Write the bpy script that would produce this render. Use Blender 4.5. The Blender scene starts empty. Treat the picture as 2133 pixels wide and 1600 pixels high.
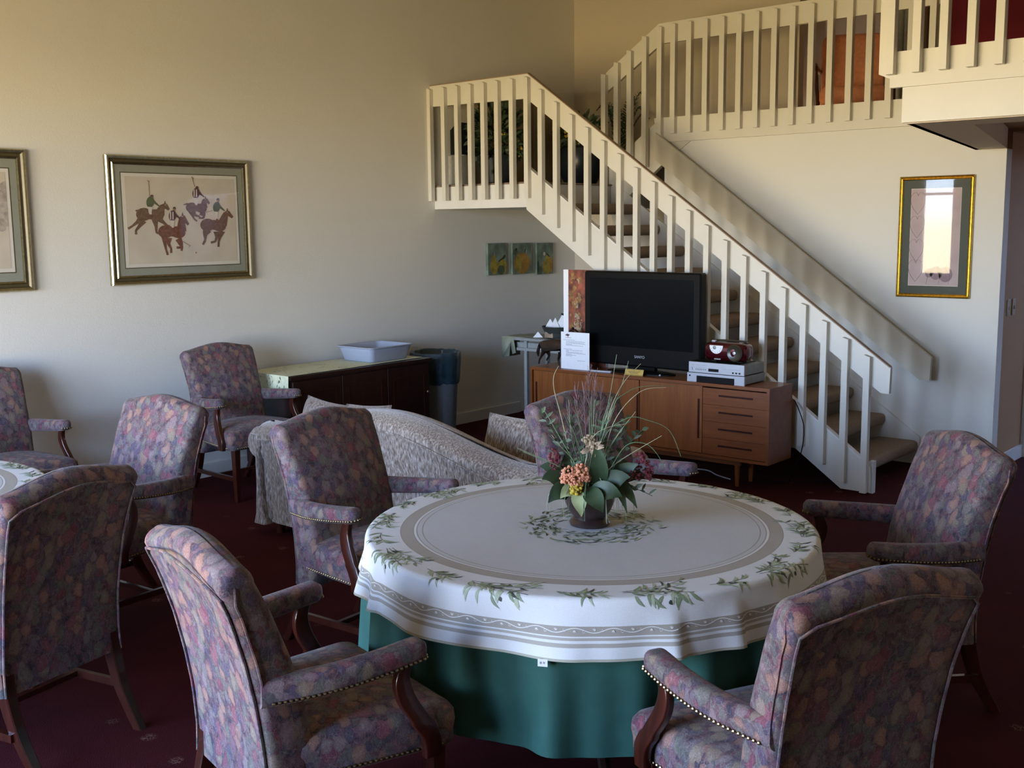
import bpy, math, random
from mathutils import Vector, Matrix
PI = math.pi
sin, cos = math.sin, math.cos
scene = bpy.context.scene
COL = scene.collection
random.seed(7)

# ------------------------------------------------------------------ materials
def new_mat(name):
    m = bpy.data.materials.new(name); m.use_nodes = True
    return m, m.node_tree, m.node_tree.nodes['Principled BSDF']

def noise(nt, scale, detail=3, vec=None, rough=0.5):
    n = nt.nodes.new('ShaderNodeTexNoise'); n.inputs['Scale'].default_value = scale
    n.inputs['Detail'].default_value = detail; n.inputs['Roughness'].default_value = rough
    if vec: nt.links.new(vec, n.inputs['Vector'])
    return n

def coords(nt, scale=(1, 1, 1), kind='Object', rot=(0, 0, 0)):
    t = nt.nodes.new('ShaderNodeTexCoord'); mp = nt.nodes.new('ShaderNodeMapping')
    mp.inputs['Scale'].default_value = scale; mp.inputs['Rotation'].default_value = rot
    nt.links.new(t.outputs[kind], mp.inputs['Vector'])
    return mp.outputs['Vector']

def ramp(nt, fac, stops, interp='LINEAR'):
    r = nt.nodes.new('ShaderNodeValToRGB'); cr = r.color_ramp; cr.interpolation = interp
    while len(cr.elements) < len(stops): cr.elements.new(0.5)
    for e, (p, c) in zip(cr.elements, stops):
        e.position = p; e.color = (c[0], c[1], c[2], 1)
    nt.links.new(fac, r.inputs['Fac'])
    return r.outputs['Color']

def mix(nt, fac, a, b, mode='MIX'):
    m = nt.nodes.new('ShaderNodeMix'); m.data_type = 'RGBA'; m.blend_type = mode
    if isinstance(fac, (int, float)): m.inputs[0].default_value = fac
    else: nt.links.new(fac, m.inputs[0])
    for i, v in ((6, a), (7, b)):
        if isinstance(v, tuple): m.inputs[i].default_value = (v[0], v[1], v[2], 1)
        else: nt.links.new(v, m.inputs[i])
    return m.outputs[2]

def bump(nt, b, height, strength=0.2, dist=0.005):
    n = nt.nodes.new('ShaderNodeBump'); n.inputs['Strength'].default_value = strength
    n.inputs['Distance'].default_value = dist
    nt.links.new(height, n.inputs['Height']); nt.links.new(n.outputs['Normal'], b.inputs['Normal'])

def plain(name, c, rough=0.5, metal=0.0, var=0.08, scale=30, bmp=0.0, coat=0.0, spec=0.5):
    m, nt, b = new_mat(name)
    n = noise(nt, scale, 3, coords(nt))
    lo = tuple(x * (1 - var) for x in c); hi = tuple(min(1, x * (1 + var)) for x in c)
    nt.links.new(ramp(nt, n.outputs['Fac'], [(0.3, lo), (0.7, hi)]), b.inputs['Base Color'])
    b.inputs['Roughness'].default_value = rough; b.inputs['Metallic'].default_value = metal
    b.inputs['Coat Weight'].default_value = coat; b.inputs['Specular IOR Level'].default_value = spec
    if bmp: bump(nt, b, n.outputs['Fac'], bmp)
    return m

def wood(name, lo, hi, axis=0, rough=0.4, scale=1.0, coat=0.1):
    m, nt, b = new_mat(name)
    s = [9, 9, 9]; s[axis] = 0.7
    v = coords(nt, tuple(x * scale for x in s))
    n = noise(nt, 2.2, 6, v, 0.6); n2 = noise(nt, 12, 3, v)
    c1 = ramp(nt, n.outputs['Fac'], [(0.32, lo), (0.68, hi)])
    c2 = mix(nt, 0.35, c1, ramp(nt, n2.outputs['Fac'], [(0.3, lo), (0.7, hi)]))
    nt.links.new(c2, b.inputs['Base Color'])
    b.inputs['Roughness'].default_value = rough; b.inputs['Coat Weight'].default_value = coat
    return m

def wall_paint(name, c):
    m, nt, b = new_mat(name)
    v = coords(nt)
    n = noise(nt, 140, 2, v); n2 = noise(nt, 1.3, 4, v)
    nt.links.new(ramp(nt, n2.outputs['Fac'], [(0.3, tuple(x * .97 for x in c)), (0.7, c)]), b.inputs['Base Color'])
    b.inputs['Roughness'].default_value = 0.75; b.inputs['Specular IOR Level'].default_value = 0.25
    bump(nt, b, n.outputs['Fac'], 0.25, 0.003)
    return m

def leaf_fabric():
    m, nt, b = new_mat('leaf_tapestry')
    t = nt.nodes.new('ShaderNodeTexCoord')
    w = noise(nt, 22, 3, t.outputs['Object'])
    sub = nt.nodes.new('ShaderNodeVectorMath'); sub.operation = 'SUBTRACT'
    nt.links.new(w.outputs['Color'], sub.inputs[0]); sub.inputs[1].default_value = (.5, .5, .5)
    sc = nt.nodes.new('ShaderNodeVectorMath'); sc.operation = 'SCALE'; sc.inputs['Scale'].default_value = .045
    nt.links.new(sub.outputs[0], sc.inputs[0])
    add = nt.nodes.new('ShaderNodeVectorMath'); add.operation = 'ADD'
    nt.links.new(t.outputs['Object'], add.inputs[0]); nt.links.new(sc.outputs[0], add.inputs[1])
    def vor(scale, sc3, rot=0.0, off=0.0):
        mp = nt.nodes.new('ShaderNodeMapping'); mp.inputs['Scale'].default_value = sc3
        mp.inputs['Rotation'].default_value = (0.3, rot, 0.2); mp.inputs['Location'].default_value = (off, off * .7, off * 1.3)
        nt.links.new(add.outputs[0], mp.inputs['Vector'])
        v = nt.nodes.new('ShaderNodeTexVoronoi'); v.inputs['Scale'].default_value = scale
        nt.links.new(mp.outputs['Vector'], v.inputs['Vector'])
        return v
    sm = noise(nt, 30, 4, t.outputs['Object'])
    c = ramp(nt, sm.outputs['Fac'], [(.34, (.05, .042, .06)), (.46, (.14, .07, .08)), (.54, (.16, .125, .125)), (.66, (.10, .10, .085))])
    pals = [[(0, (.10, .07, .115)), (.2, (.19, .10, .125)), (.42, (.19, .055, .08)), (.56, (.17, .13, .15)), (.78, (.10, .095, .10))],
            [(0, (.17, .095, .125)), (.25, (.23, .175, .175)), (.45, (.155, .14, .12)), (.6, (.29, .155, .12)), (.82, (.09, .07, .11))],
            [(0, (.25, .19, .14)), (.24, (.33, .18, .135)), (.50, (.16, .15, .125)), (.66, (.25, .17, .18)), (.84, (.24, .08, .10))]]
    for k, (sc_, rot_, gate_, st_) in enumerate(((21, .5, .12, .80), (22, -.5, .25, .78), (19, .9, .38, .76))):
        v2 = vor(sc_, (1.2, 1.2, .82), rot_, .37 * k)
        sep = nt.nodes.new('ShaderNodeSeparateColor'); nt.links.new(v2.outputs['Color'], sep.inputs[0])
        top = ramp(nt, sep.outputs[1], pals[k], 'CONSTANT')
        shade = ramp(nt, v2.outputs['Distance'], [(0, (1.12, 1.12, 1.12)), (.05, (.82, .82, .82)), (.10, (1.1, 1.1, 1.1)), (.38, (1.0, 1.0, 1.0)), (.51, (.62, .60, .62))])
        top = mix(nt, 1.0, top, shade, 'MULTIPLY')
        mk = ramp(nt, v2.outputs['Distance'], [(0, (1, 1, 1)), (.49, (1, 1, 1)), (.53, (0, 0, 0))])
        g1 = nt.nodes.new('ShaderNodeMath'); g1.operation = 'GREATER_THAN'; g1.inputs[1].default_value = gate_
        nt.links.new(sep.outputs[0], g1.inputs[0])
        mul = nt.nodes.new('ShaderNodeMath'); mul.operation = 'MULTIPLY'
        nt.links.new(mk, mul.inputs[0]); nt.links.new(g1.outputs[0], mul.inputs[1])
        mul2 = nt.nodes.new('ShaderNodeMath'); mul2.operation = 'MULTIPLY'; mul2.inputs[1].default_value = st_
        nt.links.new(mul.outputs[0], mul2.inputs[0])
        c = mix(nt, mul2.outputs[0], c, top)
    # fine woven vein lines
    for sc_, lo_, cc in ((52, .05, (.42, .38, .36)), (75, .04, (.05, .045, .06))):
        v3 = vor(sc_, (1.5, 1.5, .5), .9 if sc_ == 52 else -.7); v3.feature = 'DISTANCE_TO_EDGE'
        ln = ramp(nt, v3.outputs['Distance'], [(0, (1, 1, 1)), (lo_, (0, 0, 0))])
        c = mix(nt, ln, c, mix(nt, .26, c, cc))
    fine = noise(nt, 300, 2, t.outputs['Object'])
    c = mix(nt, 1.0, c, ramp(nt, fine.outputs['Fac'], [(.3, (.66, .66, .66)), (.7, (1.08, 1.06, 1.05))]), 'MULTIPLY')
    nt.links.new(c, b.inputs['Base Color'])
    b.inputs['Roughness'].default_value = .8; b.inputs['Sheen Weight'].default_value = .12
    b.inputs['Sheen Roughness'].default_value = .4; b.inputs['Specular IOR Level'].default_value = .2
    bump(nt, b, fine.outputs['Fac'], .25, .002)
    return m

def sofa_fabric():
    m, nt, b = new_mat('taupe_chenille')
    v = coords(nt, (120, 120, 30), rot=(0, .2, 0))
    n = noise(nt, 1.0, 4, v, .6)
    nt.links.new(ramp(nt, n.outputs['Fac'], [(.34, (.085, .055, .038)), (.5, (.24, .18, .14)), (.66, (.47, .40, .35))]), b.inputs['Base Color'])
    b.inputs['Roughness'].default_value = .75; b.inputs['Sheen Weight'].default_value = .5
    bump(nt, b, n.outputs['Fac'], .4, .004)
    return m

def carpet_mat():
    m, nt, b = new_mat('maroon_carpet')
    v = coords(nt)
    n = noise(nt, 260, 3, v); n2 = noise(nt, 3, 3, v)
    base = mix(nt, .5, ramp(nt, n.outputs['Fac'], [(.3, (.018, .002, .003)), (.7, (.080, .009, .010))]),
               ramp(nt, n2.outputs['Fac'], [(.3, (.032, .0035, .0045)), (.7, (.058, .007, .008))]))
    vo = nt.nodes.new('ShaderNodeTexVoronoi'); vo.inputs['Scale'].default_value = 4.6; vo.inputs['Randomness'].default_value = .55
    nt.links.new(v, vo.inputs['Vector'])
    bl = ramp(nt, vo.outputs['Distance'], [(0, (1, 1, 1)), (.10, (1, 1, 1)), (.15, (0, 0, 0))])
    v5 = nt.nodes.new('ShaderNodeTexVoronoi'); v5.inputs['Scale'].default_value = 70; v5.feature = 'DISTANCE_TO_EDGE'
    nt.links.new(v, v5.inputs['Vector'])
    l5 = ramp(nt, v5.outputs['Distance'], [(.02, (1, 1, 1)), (.12, (0, 0, 0))])
    mm = nt.nodes.new('ShaderNodeMath'); mm.operation = 'MULTIPLY'
    nt.links.new(bl, mm.inputs[0]); nt.links.new(l5, mm.inputs[1])
    m2 = nt.nodes.new('ShaderNodeMath'); m2.operation = 'MULTIPLY'; m2.inputs[1].default_value = .55
    nt.links.new(mm.outputs[0], m2.inputs[0])
    nt.links.new(mix(nt, m2.outputs[0], base, (.22, .13, .09)), b.inputs['Base Color'])
    b.inputs['Roughness'].default_value = .95; b.inputs['Specular IOR Level'].default_value = .1
    bump(nt, b, n.outputs['Fac'], .5, .006)
    return m

def cloth_mat():
    # UV = flat cloth coordinates in metres, so rings are printed on the cloth itself
    m, nt, b = new_mat('printed_cloth')
    t = nt.nodes.new('ShaderNodeTexCoord')
    ln = nt.nodes.new('ShaderNodeVectorMath'); ln.operation = 'LENGTH'
    nt.links.new(t.outputs['UV'], ln.inputs[0])
    W = (.72, .73, .74); G = (.55, .555, .56); TP = (.37, .335, .29); TD = (.42, .385, .34); HM = (.42, .41, .33)
    r = [(0, G), (.572, TP), (.578, G), (.592, TP), (.596, W), (.602, TP), (.608, TD), (.648, TP), (.652, W), (.772 + .066, TP), (.772 + .092, W),
         (.772 + .099, TD), (.772 + .106, W), (.772 + .112, TD), (.772 + .126, W), (.772 + .157, HM)]
    n = noise(nt, 420, 2, t.outputs['UV'])
    c = ramp(nt, ln.outputs['Value'], r, 'CONSTANT')
    c = mix(nt, 1.0, c, ramp(nt, n.outputs['Fac'], [(.3, (.9, .9, .9)), (.7, (1.05, 1.05, 1.05))]), 'MULTIPLY')
    big = noise(nt, 7, 4, t.outputs['UV'])
    nt.links.new(c, b.inputs['Base Color'])
    b.inputs['Roughness'].default_value = .62; b.inputs['Specular IOR Level'].default_value = .3
    mxx = nt.nodes.new('ShaderNodeMath'); mxx.operation = 'ADD'
    nt.links.new(n.outputs['Fac'], mxx.inputs[0])
    mu = nt.nodes.new('ShaderNodeMath'); mu.operation = 'MULTIPLY'; mu.inputs[1].default_value = 6
    nt.links.new(big.outputs['Fac'], mu.inputs[0]); nt.links.new(mu.outputs[0], mxx.inputs[1])
    bump(nt, b, mxx.outputs[0], .25, .002)
    return m

M = {}
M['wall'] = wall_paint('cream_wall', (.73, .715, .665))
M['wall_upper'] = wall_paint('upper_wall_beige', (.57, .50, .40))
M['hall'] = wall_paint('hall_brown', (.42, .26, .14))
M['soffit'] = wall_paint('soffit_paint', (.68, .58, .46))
M['red_wall'] = wall_paint('dark_red_wall', (.16, .012, .025))
M['trim'] = plain('white_trim', (.70, .69, .66), .45, var=.03, scale=6)
M['rail'] = plain('cream_rail_paint', (.645, .62, .555), .42, var=.03, scale=5)
M['carpet'] = carpet_mat()
M['stair_carpet'] = plain('beige_stair_carpet', (.27, .205, .155), .95, var=.25, scale=160, bmp=.4, spec=.1)
M['leaf'] = leaf_fabric()
M['sofa'] = sofa_fabric()
M['mahog'] = wood('dark_mahogany', (.020, .004, .002), (.060, .011, .005), 2, .28, coat=.35)
M['darkwood'] = wood('espresso_wood', (.010, .004, .003), (.028, .009, .006), 2, .32, coat=.2)
M['teak'] = wood('teak_veneer', (.17, .045, .008), (.30, .095, .018), 2, .38)
M['teak_h'] = wood('teak_veneer_lengthwise', (.15, .038, .007), (.25, .075, .015), 0, .36)
M['brass'] = plain('brass_nail', (.26, .19, .10), .42, 1.0, var=.1)
M['gold'] = plain('gold_leaf_frame', (.80, .52, .12), .28, 1.0, var=.2, scale=60)
M['palegold'] = plain('silver_gold_frame', (.50, .45, .28), .27, 1.0, var=.2, scale=60)
M['frame_dark'] = plain('frame_dark_band', (.10, .08, .04), .4, .4)
M['cloth'] = cloth_mat()
M['sprig_leaf'] = plain('printed_leaf_green', (.22, .28, .17), .65)
M['sprig_pale'] = plain('printed_leaf_pale', (.40, .46, .32), .65)
M['sprig_dark'] = plain('printed_branch_dark', (.045, .055, .045), .65)
M['sprig_white'] = plain('printed_scroll_white', (.72, .71, .69), .65)
M['green_cloth'] = plain('teal_green_cloth', (.030, .098, .080), .75, var=.12, scale=12, spec=.2)
M['black'] = plain('black_plastic', (.005, .005, .005), .45, spec=.15)
M['screen'] = plain('screen_glass', (.004, .005, .006), .18, spec=.12)
M['silver'] = plain('silver_plastic', (.52, .53, .58), .35, .25, var=.03)
M['silver_side'] = plain('grey_metal_case', (.25, .26, .25), .45, .3)
M['white'] = plain('white_paper', (.82, .83, .86), .6, var=.02)
M['grey_ink'] = plain('grey_ink', (.30, .31, .34), .7)
M['ink_mauve'] = plain('mauve_ink', (.25, .17, .20), .7)
M['mat_green'] = plain('grey_green_mat', (.27, .28, .23), .7, var=.04)
M['mat_dark'] = plain('dark_green_mat', (.035, .045, .028), .6)
M['paper_tan'] = plain('aged_print_paper', (.58, .52, .43), .7, var=.07, scale=5)
M['paper_white'] = plain('print_margin', (.66, .63, .57), .7, var=.02)
M['pink_paper'] = plain('pink_print_paper', (.46, .36, .37), .7, var=.08, scale=8)
M['faded_ink'] = plain('faded_print_ink', (.40, .35, .31), .7, var=.3, scale=30)
M['vine_ink'] = plain('vine_ink', (.20, .13, .13), .7)
M['horse_brown'] = plain('print_brown', (.15, .085, .05), .7, var=.35, scale=50)
M['horse_red'] = plain('print_bay', (.17, .07, .045), .7, var=.35, scale=50)
M['rider_green'] = plain('print_green', (.09, .11, .055), .7, var=.2)
M['rider_stripe'] = plain('print_stripe', (.10, .045, .06), .7)
M['print_cream'] = plain('print_cream', (.62, .57, .52), .7)
M['skin_print'] = plain('print_tan', (.30, .18, .11), .7)
M['terracotta'] = plain('glazed_pot_brown', (.034, .019, .017), .32, coat=.25, var=.3, scale=15)
M['deep_leaf'] = plain('dark_green_leaf', (.026, .050, .018), .55, var=.3, scale=25)
M['mid_leaf'] = plain('mid_green_leaf', (.055, .085, .045), .55, var=.3, scale=25)
M['pale_leaf'] = plain('yellow_green_leaf', (.38, .42, .20), .55, var=.15)
M['grass'] = plain('fresh_grass', (.11, .19, .10), .5, var=.3, scale=10)
M['straw'] = plain('straw_grass', (.30, .31, .19), .6, var=.2)
M['plume'] = plain('mauve_plume', (.20, .13, .15), .8, var=.3)
M['berry'] = plain('maroon_berry', (.13, .022, .035), .35, var=.3)
M['orange'] = plain('orange_blossom', (.62, .27, .15), .6, var=.25)
M['yellow'] = plain('yellow_blossom', (.48, .34, .04), .6, var=.25)
M['dried'] = plain('dried_bloom', (.32, .24, .16), .7, var=.3)
M['bronze'] = plain('bronze_statue', (.075, .050, .040), .22, .8, var=.25, scale=20)
M['blue_tub'] = plain('blue_grey_plastic', (.36, .40, .50), .4, var=.03)
M['bin'] = plain('grey_bin_plastic', (.16, .19, .23), .5)
M['bag'] = plain('dark_blue_bin_bag', (.02, .045, .065), .25, var=.3, scale=20, bmp=.5)
M['runner'] = plain('cream_green_runner', (.62, .62, .42), .7, var=.08, scale=40)
M['sage'] = plain('sage_towel', (.30, .32, .24), .9, bmp=.3)
M['tray_grey'] = plain('grey_tray_stand', (.30, .31, .30), .5)
M['basket'] = plain('dark_basket', (.03, .035, .03), .6)
M['red_metal'] = plain('metallic_red', (.085, .006, .012), .2, .6, coat=.6)
M['brown_plastic'] = plain('dark_olive_plastic', (.035, .028, .018), .3)
M['plate_gold'] = plain('gold_plate', (.62, .44, .12), .4, .5)
M['cable_white'] = plain('white_cable', (.6, .6, .6), .5)
M['canvas_red'] = plain('floral_red_paint', (.21, .055, .028), .6, var=.8, scale=14)
M['canvas_ochre'] = plain('floral_ochre_paint', (.26, .13, .04), .6, var=.6, scale=30)
M['canvas_cream'] = plain('floral_cream_paint', (.36, .27, .17), .6, var=.5, scale=30)
M['peach'] = plain('peach_velvet', (.62, .25, .13), .85, var=.12, scale=30)
M['curtain'] = plain('grey_green_curtain', (.24, .25, .19), .9, var=.1)
M['curtain_b'] = plain('brown_curtain', (.10, .055, .03), .9)
M['pear_bg'] = plain('painted_teal', (.15, .20, .15), .7, var=.4, scale=12)
M['pear_yellow'] = plain('painted_pear', (.33, .25, .03), .7, var=.4, scale=20)
M['pear_orange'] = plain('painted_pumpkin', (.34, .18, .03), .7, var=.35, scale=14)
M['pear_dark'] = plain('painted_dark', (.035, .035, .02), .7)
M['switch'] = plain('switch_plate', (.42, .38, .28), .5)
M['floorpot'] = plain('dark_navy_vase', (.012, .018, .022), .3)
M['pedestal'] = plain('grey_white_pedestal', (.45, .44, .40), .6)
M['brown_cab'] = wood('brown_cabinet_side', (.19, .14, .08), (.24, .18, .105), 2, .5)

def glass_mat():
    m, nt, b = new_mat('picture_glass')
    b.inputs['Base Color'].default_value = (1, 1, 1, 1); b.inputs['Roughness'].default_value = .02
    b.inputs['Transmission Weight'].default_value = 1.0; b.inputs['IOR'].default_value = 1.5
    b.inputs['Specular IOR Level'].default_value = .9
    gl = nt.nodes.new('ShaderNodeBsdfGlossy'); gl.inputs['Roughness'].default_value = .02
    tr = nt.nodes.new('ShaderNodeBsdfTransparent')
    lw = nt.nodes.new('ShaderNodeLayerWeight'); lw.inputs['Blend'].default_value = .5
    pw_ = nt.nodes.new('ShaderNodeMath'); pw_.operation = 'POWER'; pw_.inputs[1].default_value = 4
    nt.links.new(lw.outputs['Facing'], pw_.inputs[0])
    ma = nt.nodes.new('ShaderNodeMath'); ma.operation = 'MULTIPLY_ADD'; ma.inputs[1].default_value = .7; ma.inputs[2].default_value = .027
    nt.links.new(pw_.outputs[0], ma.inputs[0])
    ms = nt.nodes.new('ShaderNodeMixShader')
    nt.links.new(ma.outputs[0], ms.inputs[0]); nt.links.new(tr.outputs[0], ms.inputs[1]); nt.links.new(gl.outputs[0], ms.inputs[2])
    nt.links.new(ms.outputs[0], nt.nodes['Material Output'].inputs['Surface'])
    return m
M['glass'] = glass_mat()
M['edge'] = plain('worn_rail_edge', (.26, .17, .11), .5)
M['handrail'] = plain('handrail_paint', (.60, .56, .47), .5, var=.05, scale=3)

# ------------------------------------------------------------------ mesh helpers
class MB:
    def __init__(s): s.v = []; s.f = []; s.mi = []; s.uv = None
    def add(s, vs, fs, mi=0):
        o = len(s.v); s.v += [tuple(p) for p in vs]
        for f in fs: s.f.append([i + o for i in f]); s.mi.append(mi)
    def quad_y(s, x0, z0, x1, z1, y, mi=0):
        s.add([(x0, y, z0), (x1, y, z0), (x1, y, z1), (x0, y, z1)], [(0, 1, 2, 3)], mi); return s
    def box(s, x0, y0, z0, x1, y1, z1, mi=0, b=0.0, rz=0, about=None):
        if b <= 0:
            vs = [(x, y, z) for x in (x0, x1) for y in (y0, y1) for z in (z0, z1)]
            fs = [(0, 1, 3, 2), (4, 6, 7, 5), (0, 4, 5, 1), (2, 3, 7, 6), (0, 2, 6, 4), (1, 5, 7, 3)]
        else:
            def ring(z, i):
                a, c, d, e = x0 + i, x1 - i, y0 + i, y1 - i
                k = b - i
                k = max(k, 1e-5)
                return [(a + k, d, z), (c - k, d, z), (c, d + k, z), (c, e - k, z), (c - k, e, z), (a + k, e, z), (a, e - k, z), (a, d + k, z)]
            vs = ring(z0, b * .98) + ring(z0 + b, 0) + ring(z1 - b, 0) + ring(z1, b * .98)
            fs = [tuple(reversed(range(8))), tuple(range(24, 32))]
            for r in range(3):
                for i in range(8):
                    j = (i + 1) % 8
                    fs.append((r * 8 + i, r * 8 + j, r * 8 + 8 + j, r * 8 + 8 + i))
        if rz:
            cx, cy = about or ((x0 + x1) / 2, (y0 + y1) / 2)
            vs = [(cx + (x - cx) * cos(rz) - (y - cy) * sin(rz), cy + (x - cx) * sin(rz) + (y - cy) * cos(rz), z) for x, y, z in vs]
        s.add(vs, fs, mi); return s
    def rings(s, R, mi=0, cap=True, close=True):
        n = len(R[0]); vs = [p for r in R for p in r]; fs = []
        for k in range(len(R) - 1):
            for i in range(n if close else n - 1):
                j = (i + 1) % n
                fs.append((k * n + i, k * n + j, (k + 1) * n + j, (k + 1) * n + i))
        if cap:
            fs.append(tuple(reversed(range(n)))); fs.append(tuple(range((len(R) - 1) * n, len(R) * n)))
        s.add(vs, fs, mi); return s
    def tube(s, pts, r, n=8, mi=0, cap=True, flat=1.0):
        P = [Vector(p) for p in pts]; R = []; up = None
        rr = r if isinstance(r, (list, tuple)) else [r] * len(P)
        for i, p in enumerate(P):
            t = (P[min(i + 1, len(P) - 1)] - P[max(i - 1, 0)])
            if t.length < 1e-9: t = Vector((0, 0, 1))
            t.normalize()
            if up is None:
                up = Vector((0, 0, 1)) if abs(t.z) < .9 else Vector((1, 0, 0))
            a = t.cross(up)
            if a.length < 1e-6: a = t.cross(Vector((1, 0, 0)))
            a.normalize(); bb = a.cross(t).normalized(); up = bb
            R.append([tuple(p + a * rr[i] * cos(2 * PI * k / n) + bb * rr[i] * flat * sin(2 * PI * k / n)) for k in range(n)])
        return s.rings(R, mi, cap)
    def lathe(s, prof, c=(0, 0, 0), n=32, mi=0, cap=True, sx=1, sy=1):
        R = [[(c[0] + r * cos(2 * PI * k / n) * sx, c[1] + r * sin(2 * PI * k / n) * sy, c[2] + z) for k in range(n)] for r, z in prof]
        return s.rings(R, mi, cap)
    def ball(s, c, r, n=8, m=6, mi=0, sc=(1, 1, 1)):
        R = []
        for k in range(m + 1):
            a = -PI / 2 + PI * k / m; q = max(cos(a), .02)
            R.append([(c[0] + r * q * cos(2 * PI * i / n) * sc[0], c[1] + r * q * sin(2 * PI * i / n) * sc[1], c[2] + r * sin(a) * sc[2]) for i in range(n)])
        return s.rings(R, mi)
    def prism(s, poly, f, g, mi=0):
        # poly of 2d points, f(p)->3d near, g(p)->3d far
        n = len(poly)
        vs = [f(p) for p in poly] + [g(p) for p in poly]
        fs = [tuple(range(n)), tuple(reversed(range(n, 2 * n)))]
        for i in range(n):
            j = (i + 1) % n; fs.append((i, n + i, n + j, j))
        s.add(vs, fs, mi); return s
    def build(s, name, mats, parent=None, smooth=True, angle=38):
        me = bpy.data.meshes.new(name); me.from_pydata(s.v, [], s.f)
        ml = mats if isinstance(mats, (list, tuple)) else [mats]
        for m in ml: me.materials.append(m)
        me.polygons.foreach_set('material_index', s.mi)
        if s.uv:
            ul = me.uv_layers.new(name='UVMap')
            for lp in me.loops: ul.data[lp.index].uv = s.uv[lp.vertex_index]
        me.update()
        # consistent outward normals
        import bmesh
        bm = bmesh.new(); bm.from_mesh(me); bmesh.ops.recalc_face_normals(bm, faces=bm.faces); bm.to_mesh(me); bm.free()
        if smooth:
            me.shade_smooth()
            try: me.set_sharp_from_angle(angle=math.radians(angle))
            except Exception: pass
        o = bpy.data.objects.new(name, me); COL.objects.link(o)
        if parent: o.parent = parent
        return o

def tag(o, label=None, cat=None, group=None, kind=None):
    if label: o['label'] = label
    if cat: o['category'] = cat
    if group: o['group'] = group
    if kind: o['kind'] = kind
    return o
def thing(name, label, cat, loc=(0, 0, 0), rz=0, group=None):
    o = bpy.data.objects.new(name, None); COL.objects.link(o); o.empty_display_size = .1
    o.location = loc; o.rotation_euler = (0, 0, rz)
    return tag(o, label, cat, group)
def kids(o): return [c for c in bpy.data.objects if c.parent == o]
def copy_tree(o, parent=None):
    c = o.copy(); COL.objects.link(c)
    if parent: c.parent = parent
    for ch in kids(o): copy_tree(ch, c)
    return c
def struct(mb, name, mat, label=None, parent=None, smooth=False):
    o = mb.build(name, mat, parent, smooth)
    if parent is None: tag(o, label, None, None, 'structure')
    return o
def bez(p0, p1, p2, n=10):
    p0, p1, p2 = Vector(p0), Vector(p1), Vector(p2)
    return [tuple(p0 * (1 - t) ** 2 + p1 * 2 * t * (1 - t) + p2 * t * t) for t in [i / n for i in range(n + 1)]]
def smooth_path(P, n=6):
    P = [Vector(p) for p in P]; out = []
    for i in range(len(P) - 1):
        a, b = P[max(i - 1, 0)], P[i]; c, d = P[i + 1], P[min(i + 2, len(P) - 1)]
        for k in range(n):
            t = k / n
            out.append(tuple(.5 * ((2 * b) + (c - a) * t + (2 * a - 5 * b + 4 * c - d) * t * t + (3 * b - a - 3 * c + d) * t ** 3)))
    out.append(tuple(P[-1])); return out

# ------------------------------------------------------------------ room shell
WX = -6.86      # long wall
YB = 8.19       # wall behind the stair
YU = 9.10       # wall behind upper flight
YR = 6.987      # stair rail front plane
CE = 5.3
struct(MB().box(WX - .1, -1.7, -.1, 3.2, 12.2, 0), 'floor', M['carpet'], 'dark maroon carpet with small pale flecks')
struct(MB().box(WX - .1, -1.7, CE, 3.2, 12.2, CE + .1), 'ceiling', M['wall'], 'high cream ceiling')
struct(MB().box(WX - .1, -1.7, 0, WX, YU + .1, CE), 'wall_left', M['wall'], 'long cream side wall')
struct(MB().box(3.1, -1.7, 0, 3.2, 12.2, CE), 'wall_right', M['wall'], 'cream wall on the right, beyond the frame')
# wall behind the stairs: x -5.21..-2.42, up to the gallery floor, with hallway opening right of it
w = MB()
w.prism([(-5.21, 0), (-2.42, 0), (-2.42, 2.30), (-2.62, 2.30), (-2.62, 2.50), (-5.21, 2.50)], lambda p: (p[0], YB, p[1]), lambda p: (p[0], YB + .12, p[1]))
w.box(-1.0, YB, 0, 3.1, YB + .12, 2.5)
struct(w, 'wall_back', M['wall'], 'cream wall behind the stair')
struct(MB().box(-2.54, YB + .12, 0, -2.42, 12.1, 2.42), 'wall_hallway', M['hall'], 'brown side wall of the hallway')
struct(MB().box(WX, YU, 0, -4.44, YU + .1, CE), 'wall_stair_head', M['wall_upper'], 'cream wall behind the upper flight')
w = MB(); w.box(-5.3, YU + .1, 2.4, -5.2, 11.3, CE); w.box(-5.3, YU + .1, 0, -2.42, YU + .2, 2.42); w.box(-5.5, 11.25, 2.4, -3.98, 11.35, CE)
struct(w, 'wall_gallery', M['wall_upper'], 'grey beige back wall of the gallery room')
w = MB(); w.box(-3.98, 11.25, 2.4, 3.1, 11.35, CE)
struct(w, 'wall_gallery_red', M['red_wall'], 'dark red wall of the gallery room')
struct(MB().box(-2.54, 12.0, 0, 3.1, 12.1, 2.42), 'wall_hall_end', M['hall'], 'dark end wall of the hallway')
# gallery floor and the deck coming forward, with the boxed beam round it
w = MB()
w.box(-4.85, YB + .12, 2.42, 3.1, 11.3, 2.52)
w.prism([(-2.95, YB + .13), (-2.20, 5.80), (3.1, 5.80), (3.1, YB + .13)], lambda p: (p[0], p[1], 2.44), lambda p: (p[0], p[1], 2.52))
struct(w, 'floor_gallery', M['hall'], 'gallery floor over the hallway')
w = MB()
w.prism([(-2.20, 5.75), (3.1, 5.75), (3.1, 6.06), (-1.96, 6.06), (-2.42, YB), (-2.63, YB)], lambda p: (p[0], p[1], 2.30), lambda p: (p[0], p[1], 2.44))
w.prism([(-2.63, YB - .01), (-2.20, 5.78), (-2.17, 5.78), (-2.60, YB - .01)], lambda p: (p[0], p[1], 2.30), lambda p: (p[0], p[1], 2.52))
struct(w, 'ceiling_beam', M['soffit'], 'beige boxed beam under the gallery edge')
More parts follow.
